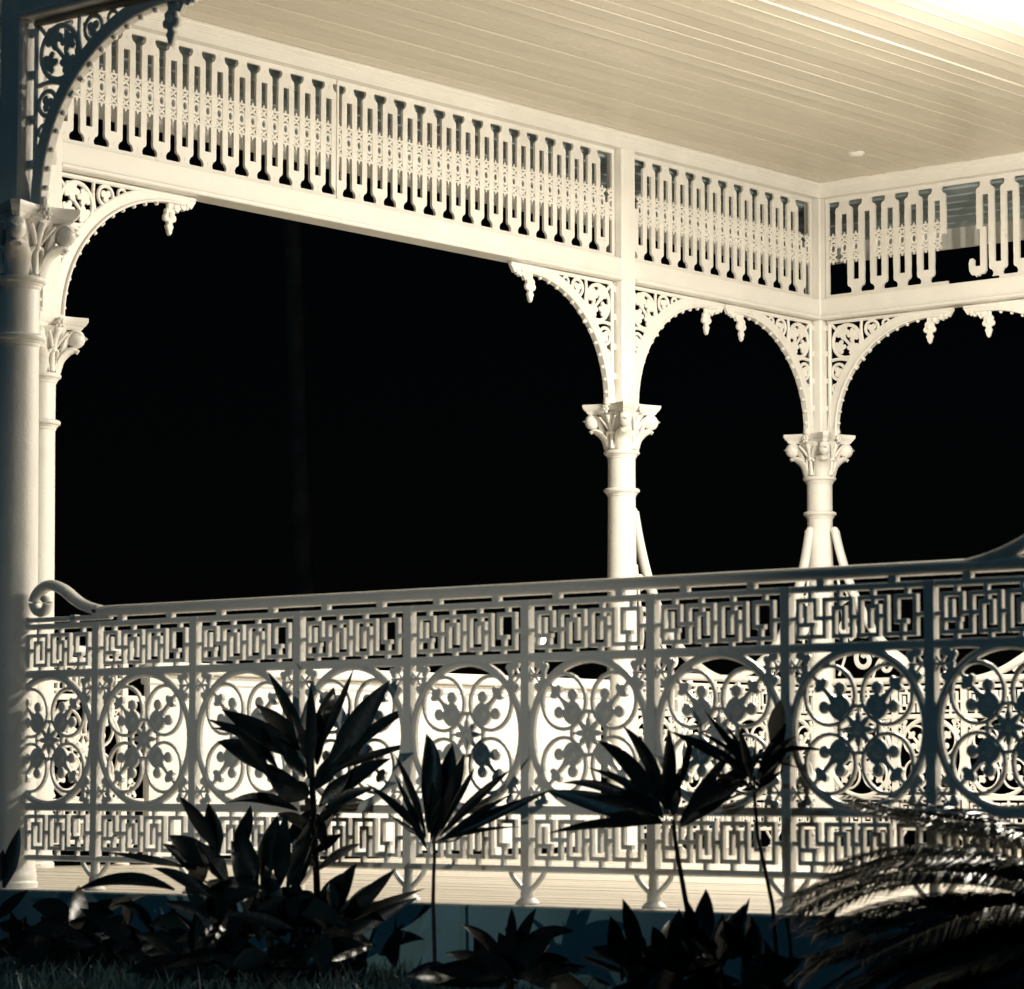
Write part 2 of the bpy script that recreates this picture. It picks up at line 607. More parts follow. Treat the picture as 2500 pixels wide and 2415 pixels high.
def post_mesh(s):
    h = s / 2
    c = 0.010
    mb = MB()
    o = [(-h + c, -h), (h - c, -h), (h, -h + c), (h, h - c), (h - c, h), (-h + c, h), (-h, h - c), (-h, -h + c)]
    zs = [Z_CAP - 0.004, Z_CAP + 0.25, Z_CAP + 0.6, Z_CAP + 1.0, Z_CEIL + 0.03]
    slab(mb, [(o, z) for z in zs])
    return mb.mesh('post', 'post')


POSTM = post_mesh(POST)
POSTM2 = post_mesh(0.15)


def column(pos, label, rot=0.0, post=POSTM):
    t = thing('verandah_column', label, 'column', (pos[0], pos[1], 0), rot, 'white iron columns of the verandah')
    put('base', CM['base'], t)
    put('shaft', CM['shaft'], t)
    put('neck_ring', CM['ring1'], t)
    put('neck_ring', CM['ring2'], t)
    cp = put('capital', CM['bell'], t)
    put('abacus', CM['abacus'], cp)
    for k in range(4):
        put('volute', CM['volute'], cp, rot=(0, 0, pi / 4 + k * pi / 2))
        put('rosette', CM['rosette'], cp, rot=(0, 0, k * pi / 2))
        put('stalk_leaf', CM['stalk'], cp, rot=(0, 0, k * pi / 2))
    put('post', post, t)
    return t


column(C1, 'shadowed white iron column at the left edge, nearest to the viewer')
column(C2, 'lit white column half hidden behind the dark column at left', 0, POSTM2)
column(C3, 'white column between the widest arch and the narrow arch')
column(C4, 'white corner column where the two far sides of the verandah meet')
column(C5, 'white column next to the far corner, beyond the right edge of the view')
column(F2, 'white column at the front rail, beyond the right edge of the view')


# ------------------------------------------------------------------ bays
def bay_frame(A, B):
    L = hypot(B[0] - A[0], B[1] - A[1])
    return L, atan2(B[1] - A[1], B[0] - A[0])


def beam(A, B, where):
    L, rz = bay_frame(A, B)
    h = POST / 2
    t = thing('lintel_beam', 'white timber beam under the fretwork ' + where, 'beam', (A[0], A[1], 0), rz, 'beams between the columns')
    MB().bbox(h + 0.001, L - h - 0.001, -0.052, 0.052, Z_BEAM + 0.012, Z_FR0, 0.004).build('beam_board', 'timber', t)
    MB().bbox(h + 0.001, L - h - 0.001, -0.078, 0.078, Z_BEAM - 0.014, Z_BEAM + 0.0115, 0.007).build('soffit_moulding', 'timber', t)


def cornice(A, B, where, inner=1):
    """fascia board over the fretwork with a stepped cornice on the inside (local +y or -y)"""
    L, rz = bay_frame(A, B)
    t = thing('cornice', 'white fascia and cornice moulding under the ceiling ' + where, 'cornice', (A[0], A[1], 0), rz, 'cornices under the ceiling')
    h = 0.0
    mb = MB()
    pr = [(-0.055, Z_FR1), (0.068, Z_FR1), (0.068, Z_FR1 + 0.050), (0.074, Z_FR1 + 0.053), (0.074, Z_FR1 + 0.060), (0.082, Z_FR1 + 0.066), (0.094, Z_FR1 + 0.074), (0.098, Z_FR1 + 0.084), (0.108, Z_FR1 + 0.086), (0.108, Z_CEIL + 0.012), (-0.055, Z_CEIL + 0.012)]
    n = len(pr)
    vs = [(-0.07, y * inner, z) for y, z in pr] + [(L + 0.07, y * inner, z) for y, z in pr]
    # mitre the inner side at both ends
    fs = [(i, (i + 1) % n, (i + 1) % n + n, i + n) for i in range(n)] + [tuple(range(n - 1, -1, -1)), tuple(range(n, 2 * n))]
    mb.add(vs, fs).build('cornice_moulding', 'timber', t)


# ---- fretwork frieze
FH = Z_FR1 - Z_FR0


def loop_mesh(P):
    """half of the meander: an inverted U hung from a small ornamental foot, bars ending at mid height"""
    w = 0.235 * P
    o = 0.365 * P                                # half outer width
    i = o - w                                    # half slot width
    zt = -0.042 * FH
    z_sh, z_sl, z_m = -0.108 * FH, -0.172 * FH, -0.5 * FH
    f1 = 0.185 * P
    pts = [(f1 + 0.010, zt + 0.004), (f1 + 0.002, zt - 0.006), (f1, zt - 0.020), (f1 + 0.007, z_sh + 0.012), (f1 + 0.010, z_sh + 0.006), (o - 0.011, z_sh + 0.003), (o - 0.002, z_sh - 0.006), (o, z_sh - 0.020),
           (o - 0.0012, z_sh - 0.055), (o + 0.0006, z_sh - 0.10), (o, z_m), (i, z_m), (i, z_sl)]
    pts = pts + [(-a, b) for a, b in pts[::-1]]
    mb = MB()
    mb.prism(pts[::-1], 0.016)
    mb.prism([(-0.006, zt - 0.016), (0.0, zt - 0.034), (0.006, zt - 0.016)], 0.020)
    return mb.mesh('fret_loop', 'iron')


def link_mesh(P):
    """star, ring, star between two bars"""
    g = 0.27 * P / 2 + 0.003
    mb = MB()
    zc = -0.505 * FH
    mb.ribbon([(x * 0.82, zc + (z - zc) * 1.15) for x, z in circle(0, zc, g * 0.92, 12)], 0.0150, 0.012, True)
    for q in (-1, 1):
        for e in (-1, 1):
            mb.prism([(q * g, zc + e * 0.010), (q * g, zc + e * 0.030), (q * g * 0.25, zc + e * 0.030)][::q * e], 0.010)
    for sz in (1, -1):
        z = zc + sz * 0.054
        k = 0.020
        mb.ribbon([(-g, z - k), (g, z + k)], 0.0145, 0.0100)
        mb.ribbon([(-g, z + k), (g, z - k)], 0.0145, 0.0116)
        mb.ribbon([(-g - 0.006, z + sz * 0.025), (g + 0.006, z + sz * 0.025)], 0.0120, 0.0195)
        mb.prism([(-0.010, z + sz * 0.026), (-0.005, z + sz * 0.040), (0, z + sz * 0.050), (0.005, z + sz * 0.040), (0.010, z + sz * 0.026)][::sz], 0.010)
        mb.prism([(-g, z + sz * 0.026), (-g, z + sz * 0.040), (-g + 0.008, z + sz * 0.026)][::sz], 0.0095)
        mb.prism([(g - 0.008, z + sz * 0.026), (g, z + sz * 0.040), (g, z + sz * 0.026)][::sz], 0.0095)
    return mb.mesh('rosette_link', 'iron')


def frieze(A, B, where, P, ph, skip_links=(), skip_up=(), skip_down=(), broken=(), joint=None, hook=None):
    """P: period, ph: first upper loop, both along the bay"""
    L, rz = bay_frame(A, B)
    h = POST / 2
    x0, x1 = h + 0.006, L - h - 0.006
    lm, km = loop_mesh(P), link_mesh(P)
    t = thing('fretwork_frieze', 'white iron fretwork screen ' + where, 'fretwork', (A[0], A[1], 0), rz, 'fretwork screens under the ceiling')
    MB().box(x0, x1, -0.009, 0.009, Z_FR1 - 0.042 * FH, Z_FR1 - 0.001).build('top_strip', 'iron', t)
    xs = x0
    segs = []
    for g0, g1 in broken:
        segs.append((xs, g0)); xs = g1
    segs.append((xs, x1))
    for s0, s1 in segs:
        MB().box(s0, s1, -0.009, 0.009, Z_FR0 + 0.001, Z_FR0 + 0.042 * FH).build('bottom_strip', 'iron', t)
    # raised dashes on both strips
    dm = MB().box(-0.22 * P, 0.22 * P, -0.0115, 0.0115, -0.004, 0.004).mesh('strip_dash', 'iron')
    rnd = random.Random(int(L * 1000))
    o = 0.37 * P
    bars = []
    k = 0
    while x0 + ph + k * P + o < x1 + 0.002:
        xu = x0 + ph + k * P
        if k not in skip_up:
            put('fret_loop', lm, t, (xu, rnd.uniform(-.0008, .0008), Z_FR1), (0, rnd.uniform(-.003, .003), 0))
        k += 1
    k = -1
    while x0 + ph + (k + 0.5) * P + o < x1 + 0.002:
        xl = x0 + ph + (k + 0.5) * P
        if xl - o > x0 - 0.004 and k not in skip_down:
            put('fret_loop', lm, t, (xl, rnd.uniform(-.0008, .0008), Z_FR0), (0, pi + rnd.uniform(-.003, .003), 0))
        k += 1
    k = -2
    while x0 + ph + k * P / 2 < x1 - 0.01:
        xk = x0 + ph + k * P / 2
        if xk > x0 + 0.012 and k not in skip_links:
            put('rosette_link', km, t, (xk, 0, Z_FR1), (0, 0, rnd.choice((0, pi))))
        k += 1
    w = 0.15 * P
    for s, xe in ((1, x0), (-1, x1)):
        MB().box(min(xe, xe + s * w), max(xe, xe + s * w), -0.0075, 0.0075, Z_FR0 + 0.042 * FH, Z_FR1 - 0.042 * FH).build('end_bar', 'iron', t)
    if hook is not None:
        # stub of a broken loop, curling up at its free end
        hx, zb = hook, Z_FR0 + 0.115 * FH
        q = MB()
        q.prism([(hx + 0.021, Z_FR0 + 0.52 * FH), (hx - 0.021, Z_FR0 + 0.52 * FH), (hx - 0.021, zb + 0.022), (hx - 0.062, zb + 0.022), (hx - 0.066, zb + 0.040), (hx - 0.064, zb + 0.062), (hx - 0.078, zb + 0.076), (hx - 0.098, zb + 0.070), (hx - 0.106, zb + 0.045),
                 (hx - 0.102, zb - 0.006), (hx - 0.084, zb - 0.032), (hx - 0.060, zb - 0.034), (hx - 0.052, zb - 0.046), (hx - 0.044, zb - 0.034), (hx - 0.030, zb - 0.044), (hx - 0.020, zb - 0.032), (hx + 0.006, zb - 0.030), (hx + 0.021, zb - 0.010)][::-1], 0.017)
        q.build('broken_loop', 'iron', t)
    if joint is not None:
        MB().bbox(joint - 0.007, joint + 0.007, -0.016, 0.016, Z_FR0 + 0.002, Z_FR1 - 0.002, 0.003).build('joint_cover', 'iron', t)
    return t


# ---- spandrel bracket
def trefoil(cx, cz, r, rot, n=26, lobes=3, depth=0.42):
    return [(cx + r * (1 - depth + depth * abs(cos(lobes * (a) / 2)) ** 0.7) * cos(a + rot), cz + r * (1 - depth + depth * abs(cos(lobes * (a) / 2)) ** 0.7) * sin(a + rot)) for a in [2 * pi * i / n for i in range(n)]]


def bracket_meshes(L):
    me = {}
    cx, cz, ea, eb = 0.80, -0.735, 0.735, 0.685
    band = []
    intr = arc(cx, cz, ea, eb, pi, pi / 2, 26)
    # frame: leg along the post and strip under the beam
    f = MB()
    f.ribbon([(0.014, -0.002), (0.014, -0.70)], 0.026, 0.024)
    f.ribbon([(0.002, -0.014), (L, -0.014)], 0.026, 0.024)
    for z in (-0.05, -0.22, -0.40, -0.58):
        f.box(-0.012, 0.004, -0.010, 0.010, z - 0.018, z + 0.018)
    me['frame'] = f.mesh('bracket_frame', 'iron')
    a = MB()
    a.ribbon([(0.040, -0.764)] + arc(cx, cz, ea + 0.038, eb + 0.030, pi, pi / 2, 28) + [(0.92, -0.040)], 0.074, 0.020)
    a.ribbon([(0.062, -0.764)] + arc(cx, cz, ea + 0.002, eb + 0.002, pi, pi / 2, 28) + [(0.88, -0.052)], 0.016, 0.046)
    a.add(*uv_ball((0.060, 0, -0.738), (0.026, 0.026, 0.030), 10, 7))
    me['arch'] = a.mesh('arch_band', 'iron')
    bd = MB()
    bd.add(*uv_ball((0, 0, 0), (0.0115, 0.015, 0.0115), 8, 6))
    me['bead'] = bd.mesh('bead', 'iron', 60)
    me['bead_at'] = []
    for i in range(14):
        an = pi - (pi / 2) * (i + 0.7) / 14
        me['bead_at'].append((cx + (ea - 0.012) * cos(an), 0, cz + (eb - 0.012) * sin(an)))
    s = MB()
    s.ribbon(circle(0.150, -0.150, 0.108, 22), 0.024, 0.018, True)
    s.ribbon(circle(0.345, -0.082, 0.050, 16), 0.020, 0.016, True)
    s.ribbon(circle(0.455, -0.058, 0.026, 12), 0.016, 0.016, True)
    s.ribbon(circle(0.082, -0.345, 0.050, 16), 0.020, 0.016, True)
    s.ribbon(circle(0.060, -0.455, 0.027, 12), 0.016, 0.016, True)
    s.ribbon([(0.02, -0.02), (0.285, -0.285)], 0.020, 0.015)
    s.ribbon(smooth_path([(0.265, -0.02), (0.262, -0.10), (0.285, -0.19), (0.33, -0.235)], 4), 0.020, 0.017)
    s.ribbon(smooth_path([(0.02, -0.268), (0.10, -0.262), (0.18, -0.285), (0.235, -0.33)], 4), 0.020, 0.017)
    me['scroll'] = s.mesh('scrollwork', 'iron')
    me['leaves'] = []
    for (x, z, r, ro) in ((0.118, -0.086, 0.056, pi * 0.75), (0.200, -0.112, 0.048, pi * 0.2), (0.096, -0.184, 0.048, pi * 1.2), (0.198, -0.198, 0.048, -pi / 4),
                          (0.345, -0.082, 0.036, 0.6), (0.082, -0.345, 0.036, 2.2)):
        lf = MB()
        lf.prism(trefoil(x, z, r, ro, 24, 3 if r < 0.04 else 5, 0.5)[::-1], 0.014, 0.0, 0.003)
        me['leaves'].append(lf.mesh('leaf', 'iron'))
    # hanging leaf drop and scalloped end
    p = MB()
    xd = 0.845 - 0.065 + 0.005
    p.ribbon([(xd, -0.03), (xd, -0.095)], 0.040, 0.022)
    out = []
    for i in range(40):
        an = 2 * pi * i / 40
        r = 0.046 * (0.74 + 0.26 * abs(cos(2.5 * (an + pi / 2))))
        out.append((xd + r * cos(an), -0.125 + r * 1.05 * sin(an)))
    p.prism(out[::-1], 0.026, 0, 0.006)
    p.prism([(xd - 0.012, -0.155), (xd - 0.026, -0.178), (xd - 0.018, -0.195), (xd - 0.012, -0.215), (xd, -0.226), (xd + 0.012, -0.215), (xd + 0.018, -0.195), (xd + 0.026, -0.178), (xd + 0.012, -0.155)], 0.024, 0, 0.005)
    p.add(*uv_ball((xd, -0.010, -0.120), (0.018, 0.012, 0.018), 8, 6))
    p.add(*uv_ball((xd, 0.010, -0.120), (0.018, 0.012, 0.018), 8, 6))
    me['drop'] = p.mesh('leaf_drop', 'iron')
    e = MB()
    xe = L
    pts = [(xd + 0.015, -0.026), (xd + 0.015, -0.078)]
    xs = [xd + 0.03, xd + 0.055, xd + 0.075, xd + 0.10, xd + 0.125, xd + 0.15, xe - 0.01]
    for i, x in enumerate(xs):
        t = i / (len(xs) - 1)
        z = -0.095 + 0.05 * t - (0.014 if i % 2 else -0.006)
        pts.append((min(x, xe - 0.006), min(z, -0.034)))
    pts += [(xe, -0.026)]
    e.prism(pts, 0.022, 0, 0.0)
    for i, (x, z, r) in enumerate(((xd + 0.035, -0.072, 0.016), (xd + 0.078, -0.062, 0.014), (xd + 0.12, -0.054, 0.013))):
        if x < xe - 0.01:
            e.add(*uv_ball((x, -0.011, z), (r, 0.008, r), 8, 5))
            e.add(*uv_ball((x, 0.011, z), (r, 0.008, r), 8, 5))
    me['end'] = e.mesh('scalloped_end', 'iron')
    # shallow filling web along the arch top
    return me


BR = bracket_meshes(0.965)


def bracket(A, B, side, label):
    """side 0: at A, growing towards B; side 1: at B, growing towards A"""
    L, rz = bay_frame(A, B)
    h = POST / 2
    if side == 0:
        p = Vector((A[0], A[1])) + Vector((cos(rz), sin(rz))) * (h + 0.012)
    else:
        p = Vector((B[0], B[1])) - Vector((cos(rz), sin(rz))) * (h + 0.012)
        rz += pi
    t = thing('spandrel_bracket', label, 'bracket', (p.x, p.y, Z_BEAM - 0.0145), rz, 'lacework brackets under the beams')
    put('bracket_frame', BR['frame'], t)
    ab = put('arch_band', BR['arch'], t)
    for p_ in BR['bead_at']: put('bead', BR['bead'], ab, p_)
    sc = put('scrollwork', BR['scroll'], t)
    for lm in BR['leaves']: put('leaf', lm, sc)
    put('leaf_drop', BR['drop'], t)
    put('scalloped_end', BR['end'], t)


# wide bay, narrow bay, right-hand bay, cut-off corner, front
beam(C2, C3, 'over the widest arch')
beam(C3, C4, 'over the narrow arch beside the far corner')
beam(C4, C5, 'over the right-hand arch')
beam(C1, C2, 'across the cut-off corner at the left edge')
beam(C1, F2, 'in shadow at the upper left corner')
# inner side of each bay: C2->C3 and C3->C4 run along +y, inside is +x = local -y
cornice(C2, C4, 'along the long receding side', -1)
cornice(C4, (XR, 0.0), 'along the right-hand side', -1)
cornice(C1, C2, 'of the cut-off corner at left', -1)
cornice(C1, (XR, C1[1]), 'of the front side', 1)
frieze(C2, C3, 'over the widest arch, with a vertical joint strip', 0.1652, 0.148, joint=2.102)
frieze(C3, C4, 'over the narrow arch, left of the far corner post', 0.1705, 0.200)
frieze(C4, C5, 'right of the far corner post, broken with pieces missing', 0.1785, 0.145, skip_links=(2, 9, 10, 11, 12, 13, 14, 15, 16), skip_up=(5,), skip_down=(4, 5), broken=((1.005, 1.385),), hook=1.268)
frieze(C1, C2, 'of the cut-off corner at the left edge', 0.1652, 0.120)
frieze(C1, F2, 'of the front side, above the top edge of the view', 0.1652, 0.120)
bracket(C1, F2, 1, 'dark lacework bracket of the front side, beyond the right edge')
bracket(C2, C3, 0, 'white lacework bracket on the left column of the widest arch')
bracket(C2, C3, 1, 'white lacework bracket at the right end of the widest arch')
bracket(C3, C4, 0, 'white lacework bracket at the left side of the narrow arch')
bracket(C3, C4, 1, 'white lacework bracket at the right side of the narrow arch')
bracket(C4, C5, 0, 'white lacework bracket right of the far corner post')
bracket(C4, C5, 1, 'white lacework bracket cut by the right edge of the view')
bracket(C1, F2, 0, 'dark silhouetted lacework bracket in the upper left corner')
bracket(C1, C2, 0, 'lacework bracket hidden behind the dark left column')
bracket(C1, C2, 1, 'lacework bracket seen edge on beside the second left column')

# the broken screen: a hooked stub left hanging beside the gap
L5, r5 = bay_frame(C4, C5)

# ------------------------------------------------------------------ eaves outside the fretwork
def eave(A, B, where, ext0=0.0, ext1=0.0):
    """sloping lining boards from above the fretwork down to a fascia, outside (local +y)"""
    L, rz = bay_frame(A, B)
    t = thing('eave', 'painted eave lining outside the fretwork ' + where, 'eave', (A[0], A[1], 0), rz, 'eaves outside the fretwork')
    n = 6
    e0, e1 = 0.06, 0.72
    z0, z1 = 4.200, 4.075
    for k in range(n):
        a = e0 + (e1 - e0) * k / n
        b = e0 + (e1 - e0) * (k + 1) / n
        za = z0 + (z1 - z0) * k / n
        zb = z0 + (z1 - z0) * (k + 1) / n
        xa0, xa1 = -ext0 * a, L + ext1 * a
        xb0, xb1 = -ext0 * b, L + ext1 * b
        lap = 0.010
        vs = [(xa0, a, za - lap), (xa1, a, za - lap), (xb1, b, zb), (xb0, b, zb), (xa0, a, za + 0.02), (xa1, a, za + 0.02), (xb1, b, zb + 0.02), (xb0, b, zb + 0.02)]
        MB().add(vs, [(3, 2, 1, 0), (4, 5, 6, 7), (0, 1, 5, 4), (1, 2, 6, 5), (2, 3, 7, 6), (3, 0, 4, 7)]).build('lining_board', 'eave', t)
    f = MB()
    x0, x1 = -ext0 * e1, L + ext1 * e1
    f.box(x0, x1, e1 - 0.012, e1 + 0.012, 3.940, 4.095)
    f.build('fascia_board', 'timber', t)
    # roof sheet above closes the eave
    r = MB()
    r.add([(-ext0 * 0.0, 0.0, z0 + 0.10), (L, 0.0, z0 + 0.10), (x1, e1 + 0.05, z1 + 0.06), (x0, e1 + 0.05, z1 + 0.06)], [(0, 1, 2, 3)])
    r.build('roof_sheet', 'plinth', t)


eave(C2, C4, 'along the long receding side', 0.35, 1.0)
eave(C4, (XR, 0.0), 'right of the far corner post', 1.0, 0.0)
eave(C1, C2, 'of the cut-off corner at left', 0.4, 0.4)


# ------------------------------------------------------------------ balustrades
BS = 0.5343                                     # post spacing of the front rail
Z_H, Z_T, Z_M, Z_L, Z_B = 1.058, 1.010, 0.826, 0.314, 0.118


def key_mesh():
    w0, h0 = BS - 0.03, Z_T - Z_M - 0.024
    x = lambda u: (u - 0.5) * w0
    z = lambda v: (v - 0.5) * h0
    T, I, K, B, J = 0.86, 0.69, 0.50, 0.14, 0.38
    V = [(.06, B, T), (.118, J, .72), (.19, K, T), (.165, B, J), (.258, B, T), (.328, B, I), (.365, I, T), (.400, .30, I), (.458, B, T), (.520, B, T), (.590, .30, I), (.618, I, T), (.652, B, I), (.712, B, T), (.785, J, T), (.828, B, J), (.922, B, T)]
    Hh = [(T, .06, .19), (J, .06, .19), (B, .06, .258), (K, .19, .328), (T, .258, .458), (I, .328, .400), (B, .328, .458), (K, .458, .520), (T, .520, .712), (I, .590, .652), (B, .520, .652), (K, .652, .712), (B, .712, .922), (T, .785, .922), (J, .785, .865), (K, .922, 1.02), (K, -.02, .06)]
    S = [(.152, T, 1.06), (.362, T, 1.06), (.612, T, 1.06), (.862, T, 1.06), (.150, -.06, B), (.388, -.06, B), (.600, -.06, B), (.822, -.06, B)]
    mb = MB()
    bw, bd = 0.0145, 0.020
    c = 0.003
    for u, a, b in V + S:
        e = bw / 2 * 0.9
        p = [(-bw / 2, -bd / 2 + c), (-bw / 2 + c, -bd / 2), (bw / 2 - c, -bd / 2), (bw / 2, -bd / 2 + c), (bw / 2, bd / 2), (-bw / 2, bd / 2)]
        n = 6
        vs = [(x(u) + i, j, z(a) - e) for i, j in p] + [(x(u) + i, j, z(b) + e) for i, j in p]
        mb.add(vs, [(i, (i + 1) % n, (i + 1) % n + n, i + n) for i in range(n)] + [tuple(range(n - 1, -1, -1)), tuple(range(n, 2 * n))])
    bd2 = 0.0188
    for v, a, b in Hh:
        hh = 0.0072
        p = [(-hh, -bd2 / 2 + c), (-hh + c, -bd2 / 2), (hh - c, -bd2 / 2), (hh, -bd2 / 2 + c), (hh, bd2 / 2), (-hh, bd2 / 2)]
        vs = [(x(a), j, z(v) + i) for i, j in p] + [(x(b), j, z(v) + i) for i, j in p]
        mb.add(vs, [((i + 1) % 6, i, i + 6, (i + 1) % 6 + 6) for i in range(6)] + [tuple(range(6)), tuple(range(11, 5, -1))])
    return mb.mesh('key_fret', 'iron')


def medallion_meshes():
    me = {}
    R = 0.246
    m = MB()
    m.ribbon(circle(0, 0, R, 44), 0.026, 0.030, True)
    # webs joining the ring to the rails and posts
    for s in (1, -1):
        m.prism([(-0.075, s * 0.252), (0.075, s * 0.252), (0.05, s * 0.243), (-0.05, s * 0.243)][::-s], 0.018)
        m.prism([(s * 0.2660, -0.085), (s * 0.2660, 0.085), (s * 0.238, 0.06), (s * 0.246, 0.0), (s * 0.238, -0.06)][::s], 0.018)
    me['ring'] = m.mesh('medallion', 'iron')
    q = MB()
    for a in (1, -1):
        for b in (1, -1):
            q.ribbon(circle(0.106 * a, 0.106 * b, 0.0925, 24), 0.012, 0.019, True)
    q.ribbon(circle(0, 0, 0.073, 22), 0.012, 0.019, True)
    me['lobes'] = q.mesh('quatrefoil', 'iron')
    f = MB()
    out = []
    for i in range(64):
        an = 2 * pi * i / 64
        out.append(((0.027 + 0.028 * abs(cos(4 * an)) ** 1.2) * cos(an), (0.027 + 0.028 * abs(cos(4 * an)) ** 1.2) * sin(an)))
    f.prism(out[::-1], 0.016, 0, 0.003)
    for k in range(4):
        an = k * pi / 2
        f.ribbon([(0.04 * cos(an), 0.04 * sin(an)), (0.072 * cos(an), 0.072 * sin(an))], 0.008, 0.014)
    f.add(*uv_ball((0, -0.008, 0), (0.016, 0.010, 0.016), 8, 6))
    me['flower'] = f.mesh('flower', 'iron')
    # ivy leaf on a stem, along +x: three round lobes near the centre, small trefoil at the rim
    l = MB()
    l.prism([(0.066, -0.023), (0.078, -0.036), (0.098, -0.039), (0.114, -0.036), (0.122, -0.033), (0.132, -0.026), (0.130, -0.014), (0.150, -0.0075), (0.186, -0.0065),
             (0.186, 0.0065), (0.150, 0.0075), (0.130, 0.014), (0.132, 0.026), (0.122, 0.033), (0.114, 0.036), (0.098, 0.039), (0.078, 0.036), (0.066, 0.023)], 0.014)
    for z in (0.041, -0.041):
        l.prism(circle(0.139, z, 0.0205, 14)[::-1], 0.017, 0, 0.004)
        l.add(*uv_ball((0.139, -0.007, z), (0.014, 0.007, 0.014), 8, 6))
    l.add(*uv_ball((0.100, -0.006, 0.0), (0.022, 0.008, 0.020), 10, 6))
    l.ribbon([(0.17, 0), (0.236, 0)], 0.013, 0.016)
    l.prism([(0.180, -0.0065), (0.184, -0.020), (0.194, -0.028), (0.205, -0.026), (0.207, -0.014), (0.216, -0.009), (0.216, 0.009), (0.207, 0.014), (0.205, 0.026), (0.194, 0.028), (0.184, 0.020), (0.180, 0.0065)], 0.015)
    me['leaf'] = l.mesh('ivy_leaf', 'iron')
    return me


def corner_flower_mesh():
    """spray of four petals either side of a post just under a rail (mirrored for the bottom)"""
    m = MB()
    for s in (1, -1):
        for an, r0 in ((0.5, 0.052), (-0.45, 0.046), (1.35, 0.040), (-1.4, 0.040)):
            x, z = s * (0.050 + r0 * 0.48 * cos(an)), -0.060 + r0 * sin(an)
            m.prism(trefoil(x, z, 0.021, an if s > 0 else pi - an, 14, 3, 0.45)[::-1], 0.013, 0, 0.002)
        m.ribbon([(s * 0.008, -0.060), (s * 0.082, -0.060)], 0.009, 0.012)
        m.ribbon([(s * 0.010, -0.088), (s * 0.060, -0.024)], 0.008, 0.0115)
        m.ribbon([(s * 0.010, -0.030), (s * 0.062, -0.094)], 0.008, 0.011)
    return m.mesh('corner_flower', 'iron')


def foot_mesh():
    m = MB()
    m.lathe([(0.001, 0.0), (0.040, 0.0), (0.042, 0.006), (0.034, 0.014), (0.024, 0.022), (0.024, 0.040), (0.019, 0.056), (0.016, Z_B - 0.004)], 14, cap=False)
    for s in (1, -1):
        m.ribbon(smooth_path([(s * 0.072, Z_B - 0.004), (s * 0.068, Z_B - 0.020), (s * 0.044, 0.072), (s * 0.010, 0.044)], 4), 0.017, 0.018)
    return m.mesh('foot', 'iron', 40)


KEYM, MEDM, CFM, FOOTM = key_mesh(), medallion_meshes(), corner_flower_mesh(), foot_mesh()
MPOST = MB()
MPOST.box(-0.0175, 0.0175, -0.0155, 0.0155, Z_B, Z_T + 0.004)
MPOST.box(-0.021, 0.021, -0.0165, 0.0165, Z_T - 0.006, Z_T + 0.010)
MPOSTM = MPOST.mesh('post', 'iron')
BLOCKM = MB().box(-0.014, 0.014, -0.012, 0.012, Z_T + 0.006, Z_H - 0.008).mesh('rail_block', 'iron')


def rail_sweep(mb, xe, s):
    """handrail branch that sweeps up to the column at xe; s = direction from column into the bay"""
    P = [(1.05, Z_H - 0.004), (0.90, 1.078), (0.75, 1.128), (0.58, 1.222), (0.44, 1.345), (0.330, 1.50), (0.246, 1.66), (0.186, 1.81), (0.145, 1.94), (0.120, 2.04)]
    path = smooth_path([(xe + s * a, 0.0, b) for a, b in P], 5)
    n = len(path)
    mb.tube(path, [0.014 + 0.014 * min(1, i / 12) - 0.003 * max(0, (i - 15) / (n - 15)) for i in range(n)], 10, 1.35)
    mb.add(*uv_ball((xe + s * 0.112, 0, 2.045), (0.030, 0.026, 0.024), 10, 7))


def sweep_scroll(xe, s):
    m = MB()
    def spiral(cx, cz, r, a0, turns, flip):
        pts = []
        k = 26
        for i in range(k):
            a = a0 + flip * turns * 2 * pi * i / k
            rr = r * (1 - 0.80 * i / k)
            pts.append((xe + s * (cx + rr * cos(a)), cz + rr * sin(a)))
        return pts
    for pts, w in ((spiral(0.335, 1.20, 0.085, 0.2, 1.4, 1), 0.032), (spiral(0.50, 1.15, 0.055, pi, 1.3, -1), 0.024), (spiral(0.20, 1.40, 0.075, -1.2, 1.3, 1), 0.028), (spiral(0.17, 1.62, 0.05, -1.4, 1.2, 1), 0.020)):
        m.ribbon(pts, w, 0.020)
    m.ribbon(smooth_path([(xe + s * 0.14, 1.10), (xe + s * 0.20, 1.28), (xe + s * 0.17, 1.50), (xe + s * 0.14, 1.72)], 5), 0.016, 0.018)
    m.ribbon(smooth_path([(xe + s * 0.40, 1.08), (xe + s * 0.46, 1.20), (xe + s * 0.62, 1.19), (xe + s * 0.72, 1.10)], 5), 0.016, 0.018)
    return m


